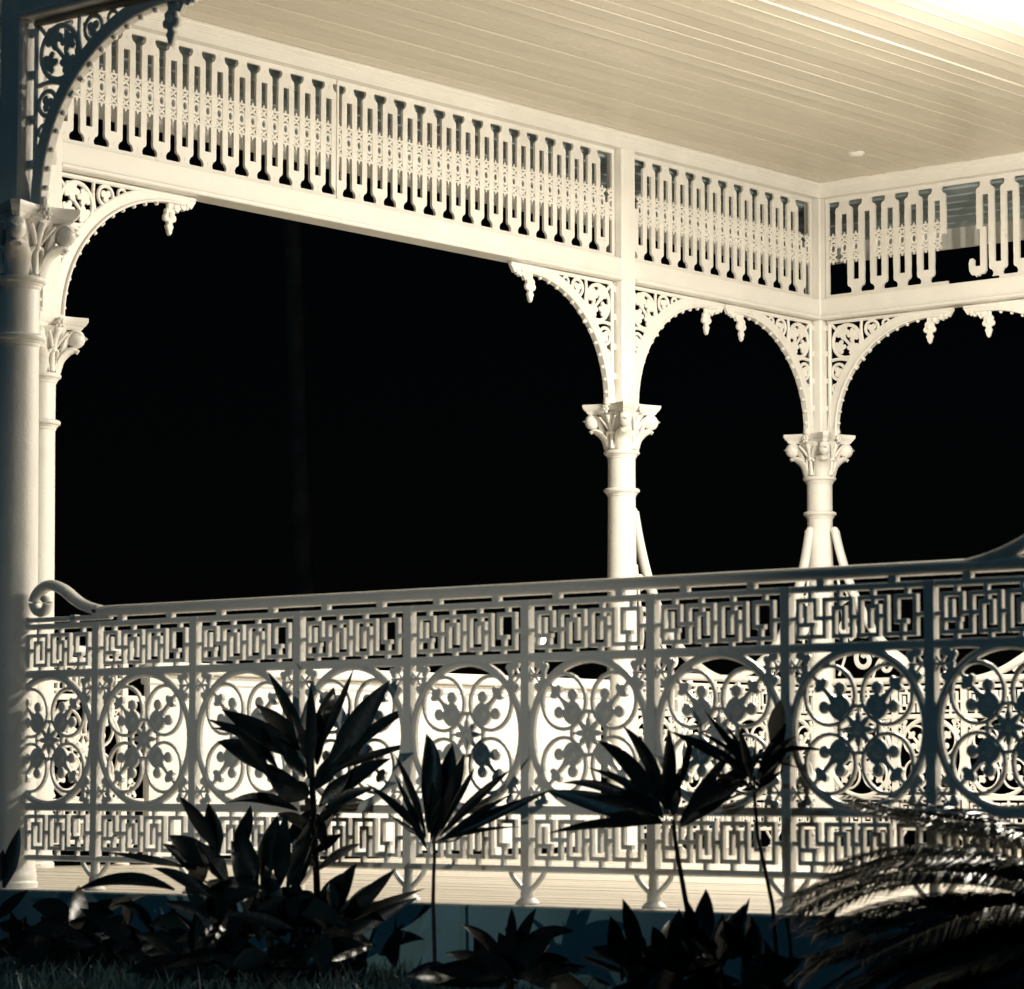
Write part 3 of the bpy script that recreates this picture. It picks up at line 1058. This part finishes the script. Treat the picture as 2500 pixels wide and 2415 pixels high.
def balustrade(A, B, label, start, n, s, sweep0=False, sweep1=False, scroll=False, rail0=None, rail1=None):
    L, rz = bay_frame(A, B)
    t = thing('balustrade', label, 'balustrade', (A[0], A[1], 0), rz, 'lacework balustrades of the verandah')
    x0, x1 = start, start + n * s
    r0 = x0 if rail0 is None else rail0
    r1 = x1 if rail1 is None else rail1
    # handrail
    h = MB()
    if scroll:
        sp = smooth_path([(r1, Z_H), (2.0, Z_H), (0.62, Z_H), (0.50, Z_H + 0.004), (0.385, 1.095), (0.285, 1.152), (0.205, 1.170), (0.142, 1.142), (0.122, 1.102), (0.145, 1.070), (0.183, 1.072), (0.200, 1.104), (0.178, 1.122)], 5)
        n_ = len(sp)
        h.tube([(a, 0, b) for a, b in sp], [0.022 if i < n_ - 28 else 0.022 - 0.006 * (i - n_ + 28) / 28 for i in range(n_)], 10, 1.35)
        h.bbox(0.09, 0.56, -0.012, 0.012, Z_H - 0.030, Z_H - 0.012, 0.003)
    else:
        h.tube([(r0, 0, Z_H), (r1, 0, Z_H)], 0.022, 10, 1.35)
    if sweep0: rail_sweep(h, 0.0, 1)
    if sweep1: rail_sweep(h, L, -1)
    h.build('handrail', 'iron', t, smooth=50)
    if sweep0: sweep_scroll(0.0, 1).build('rail_scroll', 'iron', t)
    if sweep1: sweep_scroll(L, -1).build('rail_scroll', 'iron', t)
    for nm, z, w, d in (('top_rail', Z_T, 0.022, 0.026), ('middle_rail', Z_M, 0.030, 0.026), ('lower_rail', Z_L, 0.030, 0.026), ('bottom_rail', Z_B, 0.022, 0.026)):
        MB().bbox(r0, r1, -d / 2, d / 2, z - w / 2, z + w / 2, 0.005).build(nm, 'iron', t)
    kx = s / BS
    rnd = random.Random(int(L * 77) + n)
    for i in range(n + 1):
        x = x0 + i * s
        put('post', MPOSTM, t, (x, 0, 0))
        put('foot', FOOTM, t, (x, 0, 0))
        put('corner_flower', CFM, t, (x, 0, Z_M))
        put('corner_flower', CFM, t, (x, 0, Z_L), (0, pi, 0))
    for i in range(n):
        xc = x0 + (i + 0.5) * s
        for q in (-0.25, 0.25):
            put('rail_block', BLOCKM, t, (xc + q * s, 0, 0))
        put('key_fret', KEYM, t, (xc, 0, (Z_T + Z_M) / 2), scale=(kx, 1, 1))
        put('key_fret', KEYM, t, (xc, 0, (Z_L + Z_B) / 2), scale=(kx, 1, 1.05))
        md = put('medallion', MEDM['ring'], t, (xc, 0, (Z_M + Z_L) / 2), scale=(kx, 1, 1))
        put('quatrefoil', MEDM['lobes'], md)
        put('flower', MEDM['flower'], md)
        for k in range(4):
            put('ivy_leaf', MEDM['leaf'], md, rot=(0, pi / 4 + k * pi / 2, 0))
    return t


balustrade(C1, F2, 'dim lacework balustrade with round medallions behind the garden plants', -0.0456, 10, BS, scroll=True, sweep1=True)
balustrade(C3, C4, 'bright far balustrade between the narrow arch columns, rails sweeping up', 0.05, 4, 0.499, True, True)
balustrade(C4, C5, 'bright far balustrade right of the corner column', 0.05, 4, 0.515, True, True)
balustrade(C2, C3, 'short balustrade piece beside the second left column', 0.05, 1, BS, rail0=0.02, rail1=0.72)
balustrade(C1, C2, 'balustrade across the cut-off corner at the left edge', 0.06, 5, 0.556)


# ------------------------------------------------------------------ white parapet screen in the wide bay
def build_screen():
    y0, y1 = -5.97, -2.33
    t = thing('parapet_screen', 'solid bright white low screen standing under the widest arch', 'screen', (0.0, y0, 0), pi / 2)
    L = y1 - y0
    n = 6
    for k in range(n):
        a, b = L * k / n, L * (k + 1) / n
        MB().bbox(a + 0.0015, b - 0.0015, -0.022, 0.022, 0.035, 0.955, 0.004).build('panel', 'screen', t)
    MB().bbox(-0.02, L + 0.02, -0.075, 0.075, 0.9555, 1.015, 0.008).build('coping', 'screen', t)
    MB().bbox(-0.01, L + 0.01, -0.034, 0.034, 0.9, 0.955, 0.008).build('neck_moulding', 'screen', t)
    for k in range(5):
        x = 0.06 + (L - 0.12) * k / 4
        MB().box(x - 0.03, x + 0.03, -0.03, 0.03, 0.0, 0.0345).build('foot', 'screen', t)


build_screen()


# ------------------------------------------------------------------ lamps
def build_lamp(x, y, z, label, share=1.0):
    """round opal lamp fixed close under the ceiling, beyond the right edge of the view"""
    t = thing('ceiling_lamp', label, 'lamp', (x, y, 0), 0.0, 'round ceiling lamps')
    MB().lathe([(0.001, Z_CEIL - 0.060), (0.10, Z_CEIL - 0.060), (0.12, Z_CEIL - 0.03), (0.12, Z_CEIL - 0.003)], 24, cap=False).build('ceiling_rose', 'metal', t, 40)
    MB().lathe([(0.012, Z_CEIL - 0.059), (0.012, z + 0.10)], 10).build('stem', 'metal', t)
    o = MB()
    o.add(*uv_ball((0, 0, z + 0.05), (0.15, 0.15, 0.06), 24, 12))
    o.build('lamp_bowl', 'glow', t, 60)
    l = bpy.data.lights.new('lamp_glow', 'POINT')
    l.energy = LAMP_W * share
    l.color = LAMP_COL
    l.shadow_soft_size = 0.05
    lo = bpy.data.objects.new('lamp_glow', l)
    COL.objects.link(lo)
    lo.parent = t
    lo.location = (0, 0, z - 0.07)
    l = bpy.data.lights.new('lamp_down', 'AREA')
    l.shape = 'DISK'
    l.size = 0.26
    l.energy = LAMP_DOWN_W * share
    l.color = LAMP_COL
    lo = bpy.data.objects.new('lamp_down', l)
    COL.objects.link(lo)
    lo.parent = t
    lo.location = (0, 0, z - 0.025)


build_lamp(*LAMP_POS, 'lit round lamp under the ceiling just beyond the upper right corner')
build_lamp(8.55, -4.0, LAMP_POS[2], 'second lit round ceiling lamp, farther to the right out of view', 0.75)


def build_garden_spot():
    p = CAM + FWD * 5.6 + RGT * -2.6 + Vector((0, 0, -0.55))
    target = at(900, 1600, 10.9)
    t = thing('garden_spotlight', 'small garden spotlight on a spike, out of view at the left', 'spotlight', p)
    dirv = (target - p).normalized()
    q = dirv.to_track_quat('Z', 'Y')
    h = MB().lathe([(0.03, -0.16), (0.045, -0.13), (0.05, -0.02), (0.055, -0.015), (0.055, 0.01), (0.048, 0.01)], 18)
    ho = h.build('lamp_head', 'metal', t, 40)
    ho.rotation_euler = q.to_euler()
    MB().tube([(0, 0, -0.05), (0, 0, -0.6)], 0.01, 8).build('spike', 'metal', t)
    l = bpy.data.lights.new('garden_spot', 'SPOT')
    l.energy = SPOT_W
    l.color = (1.0, 0.96, 0.82)
    l.spot_size = radians(40)
    l.spot_blend = 1.0
    l.shadow_soft_size = 0.03
    lo = bpy.data.objects.new('garden_spot', l)
    COL.objects.link(lo)
    lo.parent = t
    lo.location = dirv * 0.04
    lo.rotation_euler = dirv.to_track_quat('-Z', 'Y').to_euler()


build_garden_spot()


# ------------------------------------------------------------------ plants
def blade(base, tip, width, bend=0.12, fold=0.25, face=None, segs=9, twist=0.0, sag=Vector((0, 0, 0))):
    """one strap leaf as a folded, curved blade"""
    base, tip = Vector(base), Vector(tip)
    ax = tip - base
    L = ax.length
    up = Vector((0, 0, 1))
    nrm = face if face is not None else (CAM - (base + tip) / 2).normalized()
    side = ax.cross(nrm)
    if side.length < 1e-5: side = Vector((1, 0, 0))
    side.normalize()
    nn = side.cross(ax).normalized()
    ctrl = (base + tip) / 2 + (up * 0.7 + side * 0.3).normalized() * (bend * L) + sag
    vs, fs = [], []
    for i in range(segs + 1):
        t = i / segs
        p = base * (1 - t) ** 2 + ctrl * 2 * t * (1 - t) + tip * t * t
        tan = ((ctrl - base) * (1 - t) + (tip - ctrl) * t).normalized()
        sd = tan.cross(nn).normalized()
        if twist:
            sd = Matrix.Rotation(twist * t, 3, tan) @ sd
        n2 = sd.cross(tan)
        w = width * 0.5 * (0.16 + 0.84 * min(1, t / 0.34) ** 0.8 if t < 0.42 else max(0.0, 1 - ((t - 0.42) / 0.58) ** 1.9))
        w = max(w, 0.0006)
        k = fold * w
        vs += [p - sd * w + n2 * k, p - n2 * k * 0.4, p + sd * w + n2 * k]
    for i in range(segs):
        a = i * 3
        fs += [(a, a + 1, a + 4, a + 3), (a + 1, a + 2, a + 5, a + 4)]
    mb = MB()
    mb.add(vs, fs)
    return mb


def plant(name, label, cat, depth, leaves, stem, scale, off, fill=0, fillbox=None, seed=1, group=None, stem_r=0.012):
    """leaves: (bx,by,tx,ty,w) in a crop whose origin is off and whose zoom is scale"""
    rnd = random.Random(seed)
    S = lambda x, y: (off[0] + x / scale, off[1] + y / scale)
    sp = [S(*p) for p in stem]
    foot = at(sp[-1][0], sp[-1][1], depth)
    t = thing(name, label, cat, foot, 0.0, group)
    ppm = FPX / depth

    def leaf(bx, by, tx, ty, w, db, dt):
        b, q = at(*S(bx, by), depth + db), at(*S(tx, ty), depth + dt)
        m = blade(b - foot, q - foot, w / scale / ppm * 1.15, rnd.uniform(0.02, 0.10) if rnd.random() < 0.7 else rnd.uniform(0.12, 0.24), rnd.uniform(0.15, 0.5), twist=rnd.uniform(-0.8, 0.8),
                  face=((CAM - b).normalized() + Vector((rnd.uniform(-.45, .45), rnd.uniform(-.45, .45), rnd.uniform(-.3, .5)))).normalized())
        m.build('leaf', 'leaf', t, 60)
    for (bx, by, tx, ty, w) in leaves:
        leaf(bx, by, tx, ty, w, rnd.uniform(-0.03, 0.03), rnd.uniform(-0.16, 0.16))
    if not fill:
        # narrower young and old leaves between the main ones
        for k in range(9):
            bx, by, tx, ty, w = rnd.choice(leaves)
            ca, sa = cos(rnd.uniform(-0.5, 0.5)), sin(rnd.uniform(-0.5, 0.5))
            dx, dy = (tx - bx) * rnd.uniform(0.55, 0.95), (ty - by) * rnd.uniform(0.55, 0.95)
            leaf(bx, by, bx + dx * ca - dy * sa, by + dx * sa + dy * ca, w * rnd.uniform(0.4, 0.75), rnd.uniform(-0.08, 0.08), rnd.uniform(-0.25, 0.25))
    if fill:
        x0, y0, x1, y1 = fillbox
        for k in range(fill):
            bx, by = rnd.uniform(x0, x1), rnd.uniform(y0, y1)
            an = rnd.uniform(-0.15, 1.15) * pi
            ln = rnd.uniform(200, 420)
            leaf(bx, by, bx + ln * cos(an), by - ln * sin(an) * 0.75, rnd.uniform(55, 115), rnd.uniform(-0.2, 0.2), rnd.uniform(-0.25, 0.25))
    pts = [at(a, b, depth) - foot for a, b in sp]
    mb = MB()
    mb.tube(pts, [stem_r * (0.8 + 0.3 * i / max(1, len(pts) - 1)) for i in range(len(pts))], 8)
    mb.build('stem', 'stem', t, 60)
    return t


R1 = (2.323, (400, 1600))
plant('cordyline', 'tallest dark strap leaved shrub in front of the white screen', 'plant', 10.75, [
    (800, 500, 590, 92, 62), (770, 540, 515, 275, 120), (760, 570, 328, 308, 110), (730, 580, 245, 362, 62), (640, 640, 262, 415, 90), (600, 680, 300, 490, 110),
    (850, 500, 965, 180, 105), (880, 540, 1078, 72, 42), (930, 620, 1285, 140, 112), (950, 640, 1425, 298, 56), (950, 660, 1455, 498, 40),
    (960, 780, 1290, 585, 95), (900, 880, 1200, 750, 56), (820, 800, 600, 715, 130), (760, 880, 355, 838, 62), (820, 700, 830, 160, 60), (830, 880, 700, 1090, 80), (870, 900, 930, 1120, 60), (850, 760, 1000, 560, 90), (800, 690, 640, 470, 90), (840, 640, 720, 330, 80), (870, 620, 880, 300, 70), (900, 700, 1150, 470, 80), (820, 820, 520, 600, 90), (880, 860, 1060, 660, 70),
    (850, 960, 1040, 830, 60), (845, 1000, 640, 900, 70), (855, 1080, 700, 1000, 60), (860, 1120, 1010, 1010, 50), (850, 1040, 960, 900, 60), (860, 1200, 720, 1080, 60)],
    [(835, 560), (850, 900), (868, 1300), (880, 1880)], *R1, seed=2)
plant('cordyline', 'dense dark low shrub at lower left, its leaves over the lower fret', 'plant', 10.35, [
    (300, 1100, 88, 800, 80), (300, 1150, 252, 835, 95), (410, 1120, 492, 850, 80), (260, 1200, 28, 1020, 130), (200, 1270, -10, 1070, 62), (560, 1290, 645, 905, 110),
    (650, 1320, 692, 890, 90), (700, 1320, 835, 925, 80), (720, 1370, 862, 1000, 60), (850, 1235, 1115, 1072, 46), (700, 1440, 835, 1080, 60), (930, 1500, 1095, 1180, 110),
    (960, 1580, 1315, 1210, 80), (1000, 1540, 1485, 1322, 72), (980, 1620, 1445, 1372, 70), (430, 1510, 200, 1262, 72), (330, 1420, 30, 1240, 66), (470, 1610, 0, 1395, 120),
    (480, 1700, -60, 1530, 110), (120, 1200, -330, 1118, 56), (60, 1330, -500, 1335, 66), (560, 1700, 130, 1650, 90), (880, 1650, 1130, 1500, 80), (640, 1500, 560, 1180, 100), (480, 1400, 380, 1050, 110), (760, 1600, 740, 1250, 90), (520, 1300, 450, 980, 90), (360, 1300, 180, 1050, 100)],
    [(560, 1300), (600, 1600), (620, 1890)], *R1, fill=75, fillbox=(100, 1330, 1000, 1850), seed=4)
R6 = (2.366, (600, 1400))
plant('cordyline', 'dark plant on a thin stem with two broad upright leaves', 'plant', 10.25, [
    (1060, 1500, 1042, 925, 105), (1100, 1500, 1195, 985, 112), (1130, 1480, 1262, 1040, 70), (1040, 1520, 858, 1045, 40), (1120, 1520, 1530, 1135, 50), (1130, 1540, 1760, 1255, 58),
    (1040, 1530, 690, 1212, 48), (1030, 1540, 860, 1160, 34), (1090, 1560, 1250, 1520, 60), (1070, 1560, 1130, 1280, 60), (1050, 1600, 900, 1330, 30)],
    [(1085, 1480), (1090, 1640), (1085, 1760), (1082, 1900), (1090, 2160), (1095, 2390)], *R6, seed=5, stem_r=0.0065)
R2 = (2.45, (1250, 1650))
plant('cordyline', 'dark plant on a slanting stem with a wide fan of leaves', 'plant', 9.75, [
    (900, 880, 195, 688, 115), (900, 850, 508, 385, 92), (920, 800, 662, 298, 72), (930, 800, 932, 305, 78), (880, 840, 300, 640, 60), (860, 740, 455, 550, 46),
    (1010, 900, 1500, 470, 118), (1300, 560, 1900, 452, 40), (960, 840, 912, 530, 100), (990, 700, 1075, 350, 38), (970, 820, 1000, 560, 70), (1000, 880, 1330, 430, 60)],
    [(965, 860), (975, 970), (992, 1080), (1020, 1240), (1052, 1420), (1110, 1874)], *R2, seed=6, stem_r=0.0080)
plant('cordyline', 'small dark plant on the right-hand thin stem, leaves drooping', 'plant', 9.45, [
    (1550, 420, 1605, 145, 88), (1440, 560, 1150, 205, 52), (1400, 560, 938, 330, 62), (1420, 600, 1235, 470, 50), (1470, 620, 1640, 280, 80), (1440, 680, 1310, 640, 34), (1470, 680, 1600, 510, 40), (1430, 620, 1350, 300, 50), (1480, 640, 1660, 420, 60), (1420, 660, 1180, 580, 40)],
    [(1448, 600), (1452, 740), (1470, 960), (1510, 1140), (1560, 1380), (1600, 1874)], *R2, seed=8, stem_r=0.0062)
plant('cordyline', 'low dark shrub with upright pointed leaves before the plinth', 'plant', 9.3, [
    (760, 1720, 662, 1335, 88), (660, 1720, 588, 1435, 88), (820, 1780, 475, 1625, 115), (980, 1720, 1000, 1395, 108), (1080, 1700, 1050, 1345, 90), (1120, 1680, 1160, 1275, 128),
    (1200, 1720, 1395, 1362, 80), (1320, 1700, 1350, 1430, 95), (1200, 1760, 1260, 1420, 70), (900, 1740, 840, 1500, 90), (1050, 1800, 1000, 1560, 110), (1250, 1760, 1420, 1330, 40)],
    [(1000, 1700), (1000, 1900), (1000, 2000)], *R2, fill=40, fillbox=(640, 1680, 1500, 1950), seed=9)
plant('cordyline', 'dark pointed leaves at the left edge before the shadowed column', 'plant', 11.1, [
    (20, 1320, 112, 975, 75), (-20, 1300, 20, 1100, 70), (60, 1700, 150, 1480, 80), (200, 1800, 330, 1560, 70), (120, 1750, 60, 1450, 70), (260, 1820, 180, 1560, 60), (-30, 1500, 160, 1330, 60), (330, 1800, 480, 1560, 66), (300, 1850, 270, 1500, 60), (480, 1830, 420, 1480, 60)],
    [(120, 1500), (130, 1700), (140, 1890)], 2.322, (0, 1600), fill=18, fillbox=(-40, 1480, 520, 1800), seed=12)


plant('cordyline', 'dark broad leaves lying low against the plinth at lower left', 'plant', 10.9, [
    (420, 1480, 180, 1420, 110), (450, 1560, 120, 1620, 90), (480, 1500, 640, 1380, 70), (520, 1620, 720, 1480, 90), (380, 1640, 230, 1480, 80), (560, 1700, 900, 1660, 80), (430, 1700, 90, 1780, 80), (640, 1760, 420, 1580, 90), (700, 1740, 980, 1600, 70)],
    [(480, 1500), (490, 1700), (500, 1890)], 2.322, (0, 1600), fill=26, fillbox=(60, 1520, 900, 1860), seed=14)
plant('cordyline', 'two large dark leaves leaning over the plinth at bottom centre', 'plant', 9.9, [
    (900, 860, 1180, 735, 95), (880, 880, 1000, 620, 70), (860, 900, 880, 620, 50), (840, 920, 640, 700, 80), (820, 940, 560, 840, 80), (900, 950, 1240, 900, 60), (780, 960, 700, 760, 70), (860, 960, 1060, 800, 70)],
    [(870, 860), (872, 960), (874, 1060)], 1.96, (800, 1900), fill=10, fillbox=(600, 900, 980, 1000), seed=15)


def frond(path_px, depth0, depth1, llen, spacing, t, origin, seed):
    """arching palm frond: rachis with two ranks of narrow leaflets swept towards its tip"""
    rnd = random.Random(seed)
    S = lambda x, y: (1900 + x / 3.267, 1850 + y / 3.267)
    P = smooth_path([tuple(at(*S(x, y), depth0 + (depth1 - depth0) * i / (len(path_px) - 1)) - origin) for i, (x, y) in enumerate(path_px)], 10)
    P = [Vector(p) for p in P]
    mb = MB()
    n = len(P)
    mb.tube(P, [0.0065 * (1 - 0.75 * i / n) for i in range(n)], 6)
    acc = [0.0]
    for a, b in zip(P[:-1], P[1:]): acc.append(acc[-1] + (b - a).length)
    tot = acc[-1]
    s = tot * 0.08
    i = 0
    droop = rnd.uniform(0.15, 0.45)
    while s < tot:
        while i < n - 2 and acc[i + 1] < s: i += 1
        k = (s - acc[i]) / max(1e-6, acc[i + 1] - acc[i])
        p = P[i].lerp(P[i + 1], k)
        tan = (P[i + 1] - P[i]).normalized()
        side = tan.cross(Vector((0, 0, 1))).normalized()
        upv = side.cross(tan)
        f = s / tot
        ll = llen * (0.55 + 0.45 * sin(pi * min(1, f * 1.05 + 0.12))) * rnd.uniform(0.94, 1.06)
        for sg in (-1, 1):
            d = (side * sg * 0.62 + tan * 0.78 + upv * rnd.uniform(0.06, 0.16)).normalized()
            tip = p + d * ll + Vector((0, 0, -droop * ll * rnd.uniform(0.9, 1.1)))
            mid = p + d * ll * 0.5 + upv * ll * 0.02
            wd = d.cross(upv).normalized() * (0.0048 * rnd.uniform(0.9, 1.1))
            fold = upv * 0.0014
            mb.add([p - wd * 0.5, p - fold * 0.5, p + wd * 0.5, mid - wd, mid - fold, mid + wd, tip], [(0, 1, 4, 3), (1, 2, 5, 4), (3, 4, 6), (4, 5, 6)])
        s += spacing
    mb.build('frond', 'leaflet', t, 60)


def build_palm():
    o = at(2700, 2400, 9.0)
    t = thing('dwarf_palm', 'feathery palm arching in from the lower right corner', 'palm', o)
    F = [([(2560, 1500), (2250, 850), (1850, 620), (1350, 520), (950, 420), (620, 330)], 9.0, 9.1, 0.15),
         ([(2560, 1500), (2250, 800), (1900, 560), (1500, 440), (1150, 380), (820, 330)], 9.1, 9.3, 0.14),
         ([(2560, 1500), (2200, 1000), (1750, 800), (1300, 740), (880, 740), (450, 850)], 8.8, 8.7, 0.16),
         ([(2560, 1500), (2200, 1020), (1800, 870), (1350, 830), (900, 860), (520, 960), (200, 1080)], 8.6, 8.4, 0.17),
         ([(2560, 1500), (2150, 1150), (1750, 1010), (1250, 950), (800, 980), (420, 1080), (160, 1220)], 8.5, 8.2, 0.17),
         ([(2560, 1520), (2100, 1180), (1650, 1110), (1200, 1130), (800, 1200), (380, 1340)], 8.7, 8.3, 0.16),
         ([(2560, 1520), (2100, 1280), (1750, 1230), (1400, 1310), (1050, 1440), (720, 1600)], 8.4, 8.1, 0.17),
         ([(2560, 1550), (2050, 1360), (1650, 1400), (1250, 1540), (880, 1690), (560, 1860)], 8.5, 8.1, 0.17),
         ([(2560, 1600), (2050, 1500), (1680, 1580), (1320, 1700), (960, 1870)], 8.4, 8.0, 0.17),
         ([(2560, 1650), (2080, 1640), (1760, 1720), (1460, 1890)], 8.4, 8.1, 0.16),
         ([(2560, 1500), (2150, 1080), (1800, 930), (1480, 880), (1150, 880)], 8.7, 9.0, 0.15),
         ([(2560, 1500), (2150, 1330), (1850, 1360), (1480, 1500), (1120, 1720), (820, 1920)], 8.7, 8.5, 0.16),
         ([(2560, 1500), (2100, 1230), (1550, 1200), (1050, 1300), (550, 1500), (220, 1740)], 8.8, 8.6, 0.16)]
    rf = random.Random(51)
    for q, reps in ((0, 4), (1, 4), (2, 2), (3, 2), (4, 1), (5, 2), (10, 3)):
        for k in range(reps):
            jx, jy = rf.uniform(-60, 160), rf.uniform(-10, 95)
            pth, d0, d1, ll = F[q]
            F.append(([(x + jx * i / 5, y + jy * (0.3 + 0.7 * i / 5)) for i, (x, y) in enumerate(pth)], d0 + rf.uniform(-0.1, 0.2), d1 + rf.uniform(-0.15, 0.3), ll * rf.uniform(0.85, 1.1)))
    for k in range(22):
        ex, ey = rf.uniform(200, 1500), rf.uniform(1250, 1950)
        mx, my = (2450 + ex) / 2, min(1350 + rf.uniform(-150, 200), (1500 + ey) / 2 - rf.uniform(0, 150))
        F.append(([(2560, 1580), ((2500 + mx) / 2, (1540 + my) / 2 - 40), (mx, my), ((mx + ex) / 2, (my + ey) / 2 - 25), (ex, ey)], 8.6, rf.uniform(8.2, 9.0), 0.15))
    for i, (pth, d0, d1, ll) in enumerate(F):
        frond(pth, d0, d1, ll, 0.0095, t, o, 20 + i)
    MB().lathe([(0.10, -0.9), (0.085, -0.3), (0.07, 0.05), (0.03, 0.22)], 14).build('trunk', 'stem', t, 50)


build_palm()


# ------------------------------------------------------------------ grass at the foot of the plinth
def build_grass():
    rnd = random.Random(31)
    mb = MB()
    for k in range(34000):
        px = rnd.uniform(-100, 2600)
        dep = rnd.uniform(8.6, 12.0)
        p = at(px, 2300, dep)
        y_front = C1[1] - 0.12
        if p.y > y_front: 
            continue
        g = GROUND - 0.06 - (max(0, 10.4 - dep) * 0.12)
        h = rnd.uniform(0.05, 0.145) * (1.25 if rnd.random() < 0.12 else 1)
        b = Vector((p.x, p.y, g))
        lean = Vector((rnd.uniform(-1, 1), rnd.uniform(-1, 1), 0)) * h * 0.55
        w = Vector((rnd.uniform(-1, 1), rnd.uniform(-1, 1), 0)).normalized() * rnd.uniform(0.0018, 0.0045)
        m = b + lean * 0.35 + Vector((0, 0, h * 0.62))
        tp = b + lean + Vector((0, 0, h))
        mb.add([b - w, b + w, m + w * 0.8, m - w * 0.8, tp], [(0, 1, 2, 3), (3, 2, 4)])
    o = mb.build('grass', 'grass', None, 60)
    o['kind'] = 'stuff'
    tag(o, 'dim grass and ground cover along the foot of the plinth', 'grass')


build_grass()


# ------------------------------------------------------------------ palm trunk in the dark garden behind
def build_far_palm():
    b = at(775, 1500, 30.0)
    b.z = -1.3
    t = thing('palm_tree', 'barely visible tall palm trunk in the black garden beyond the wide arch', 'palm tree', b)
    pts, rad = [], []
    for i in range(30):
        f = i / 29
        pts.append((-0.35 * f * RGT.x, -0.35 * f * RGT.y, 9.5 * f))
        rad.append(0.115 - 0.03 * f + 0.006 * (i % 2))
    MB().tube(pts, rad, 12).build('trunk', 'bark', t, 40)
    rnd = random.Random(77)
    cr = MB()
    top = Vector(pts[-1])
    for k in range(16):
        a = 2 * pi * k / 16 + rnd.uniform(-.1, .1)
        dirv = Vector((cos(a), sin(a), 0))
        el = rnd.uniform(0.1, 1.1)
        P = [top + dirv * (2.3 * f) * cos(el * 0.6) + Vector((0, 0, 1.5 * f * sin(el) - 1.9 * f * f)) for f in [i / 9 for i in range(10)]]
        cr.tube(P, 0.015, 5)
        for i in range(1, 9):
            tan = (P[i + 1] - P[i - 1]).normalized()
            sd = tan.cross(Vector((0, 0, 1))).normalized()
            for q in range(4):
                p = P[i].lerp(P[i + 1], q / 4)
                for sg in (-1, 1):
                    tp = p + sd * sg * 0.45 + tan * 0.25 - Vector((0, 0, 0.22))
                    cr.add([p, p + tan * 0.03, tp], [(0, 1, 2)])
    cr.build('crown', 'leaflet', t)


build_far_palm()


# ------------------------------------------------------------------ small lit garden light far off, glimpsed through the front rail
def build_far_light():
    p = at(1320, 1562, 42.0)
    g = -2.4
    t = thing('garden_light', 'tiny bright garden light glimpsed through the front rail', 'garden light', (p.x, p.y, g))
    MB().lathe([(0.05, 0.0), (0.045, p.z - g - 0.10), (0.07, p.z - g - 0.08)], 10).build('post', 'metal', t, 40)
    m = MB()
    m.add(*uv_ball((0, 0, p.z - g), (0.075, 0.075, 0.075), 12, 8))
    m.build('lamp_globe', 'glow', t, 60)


build_far_light()
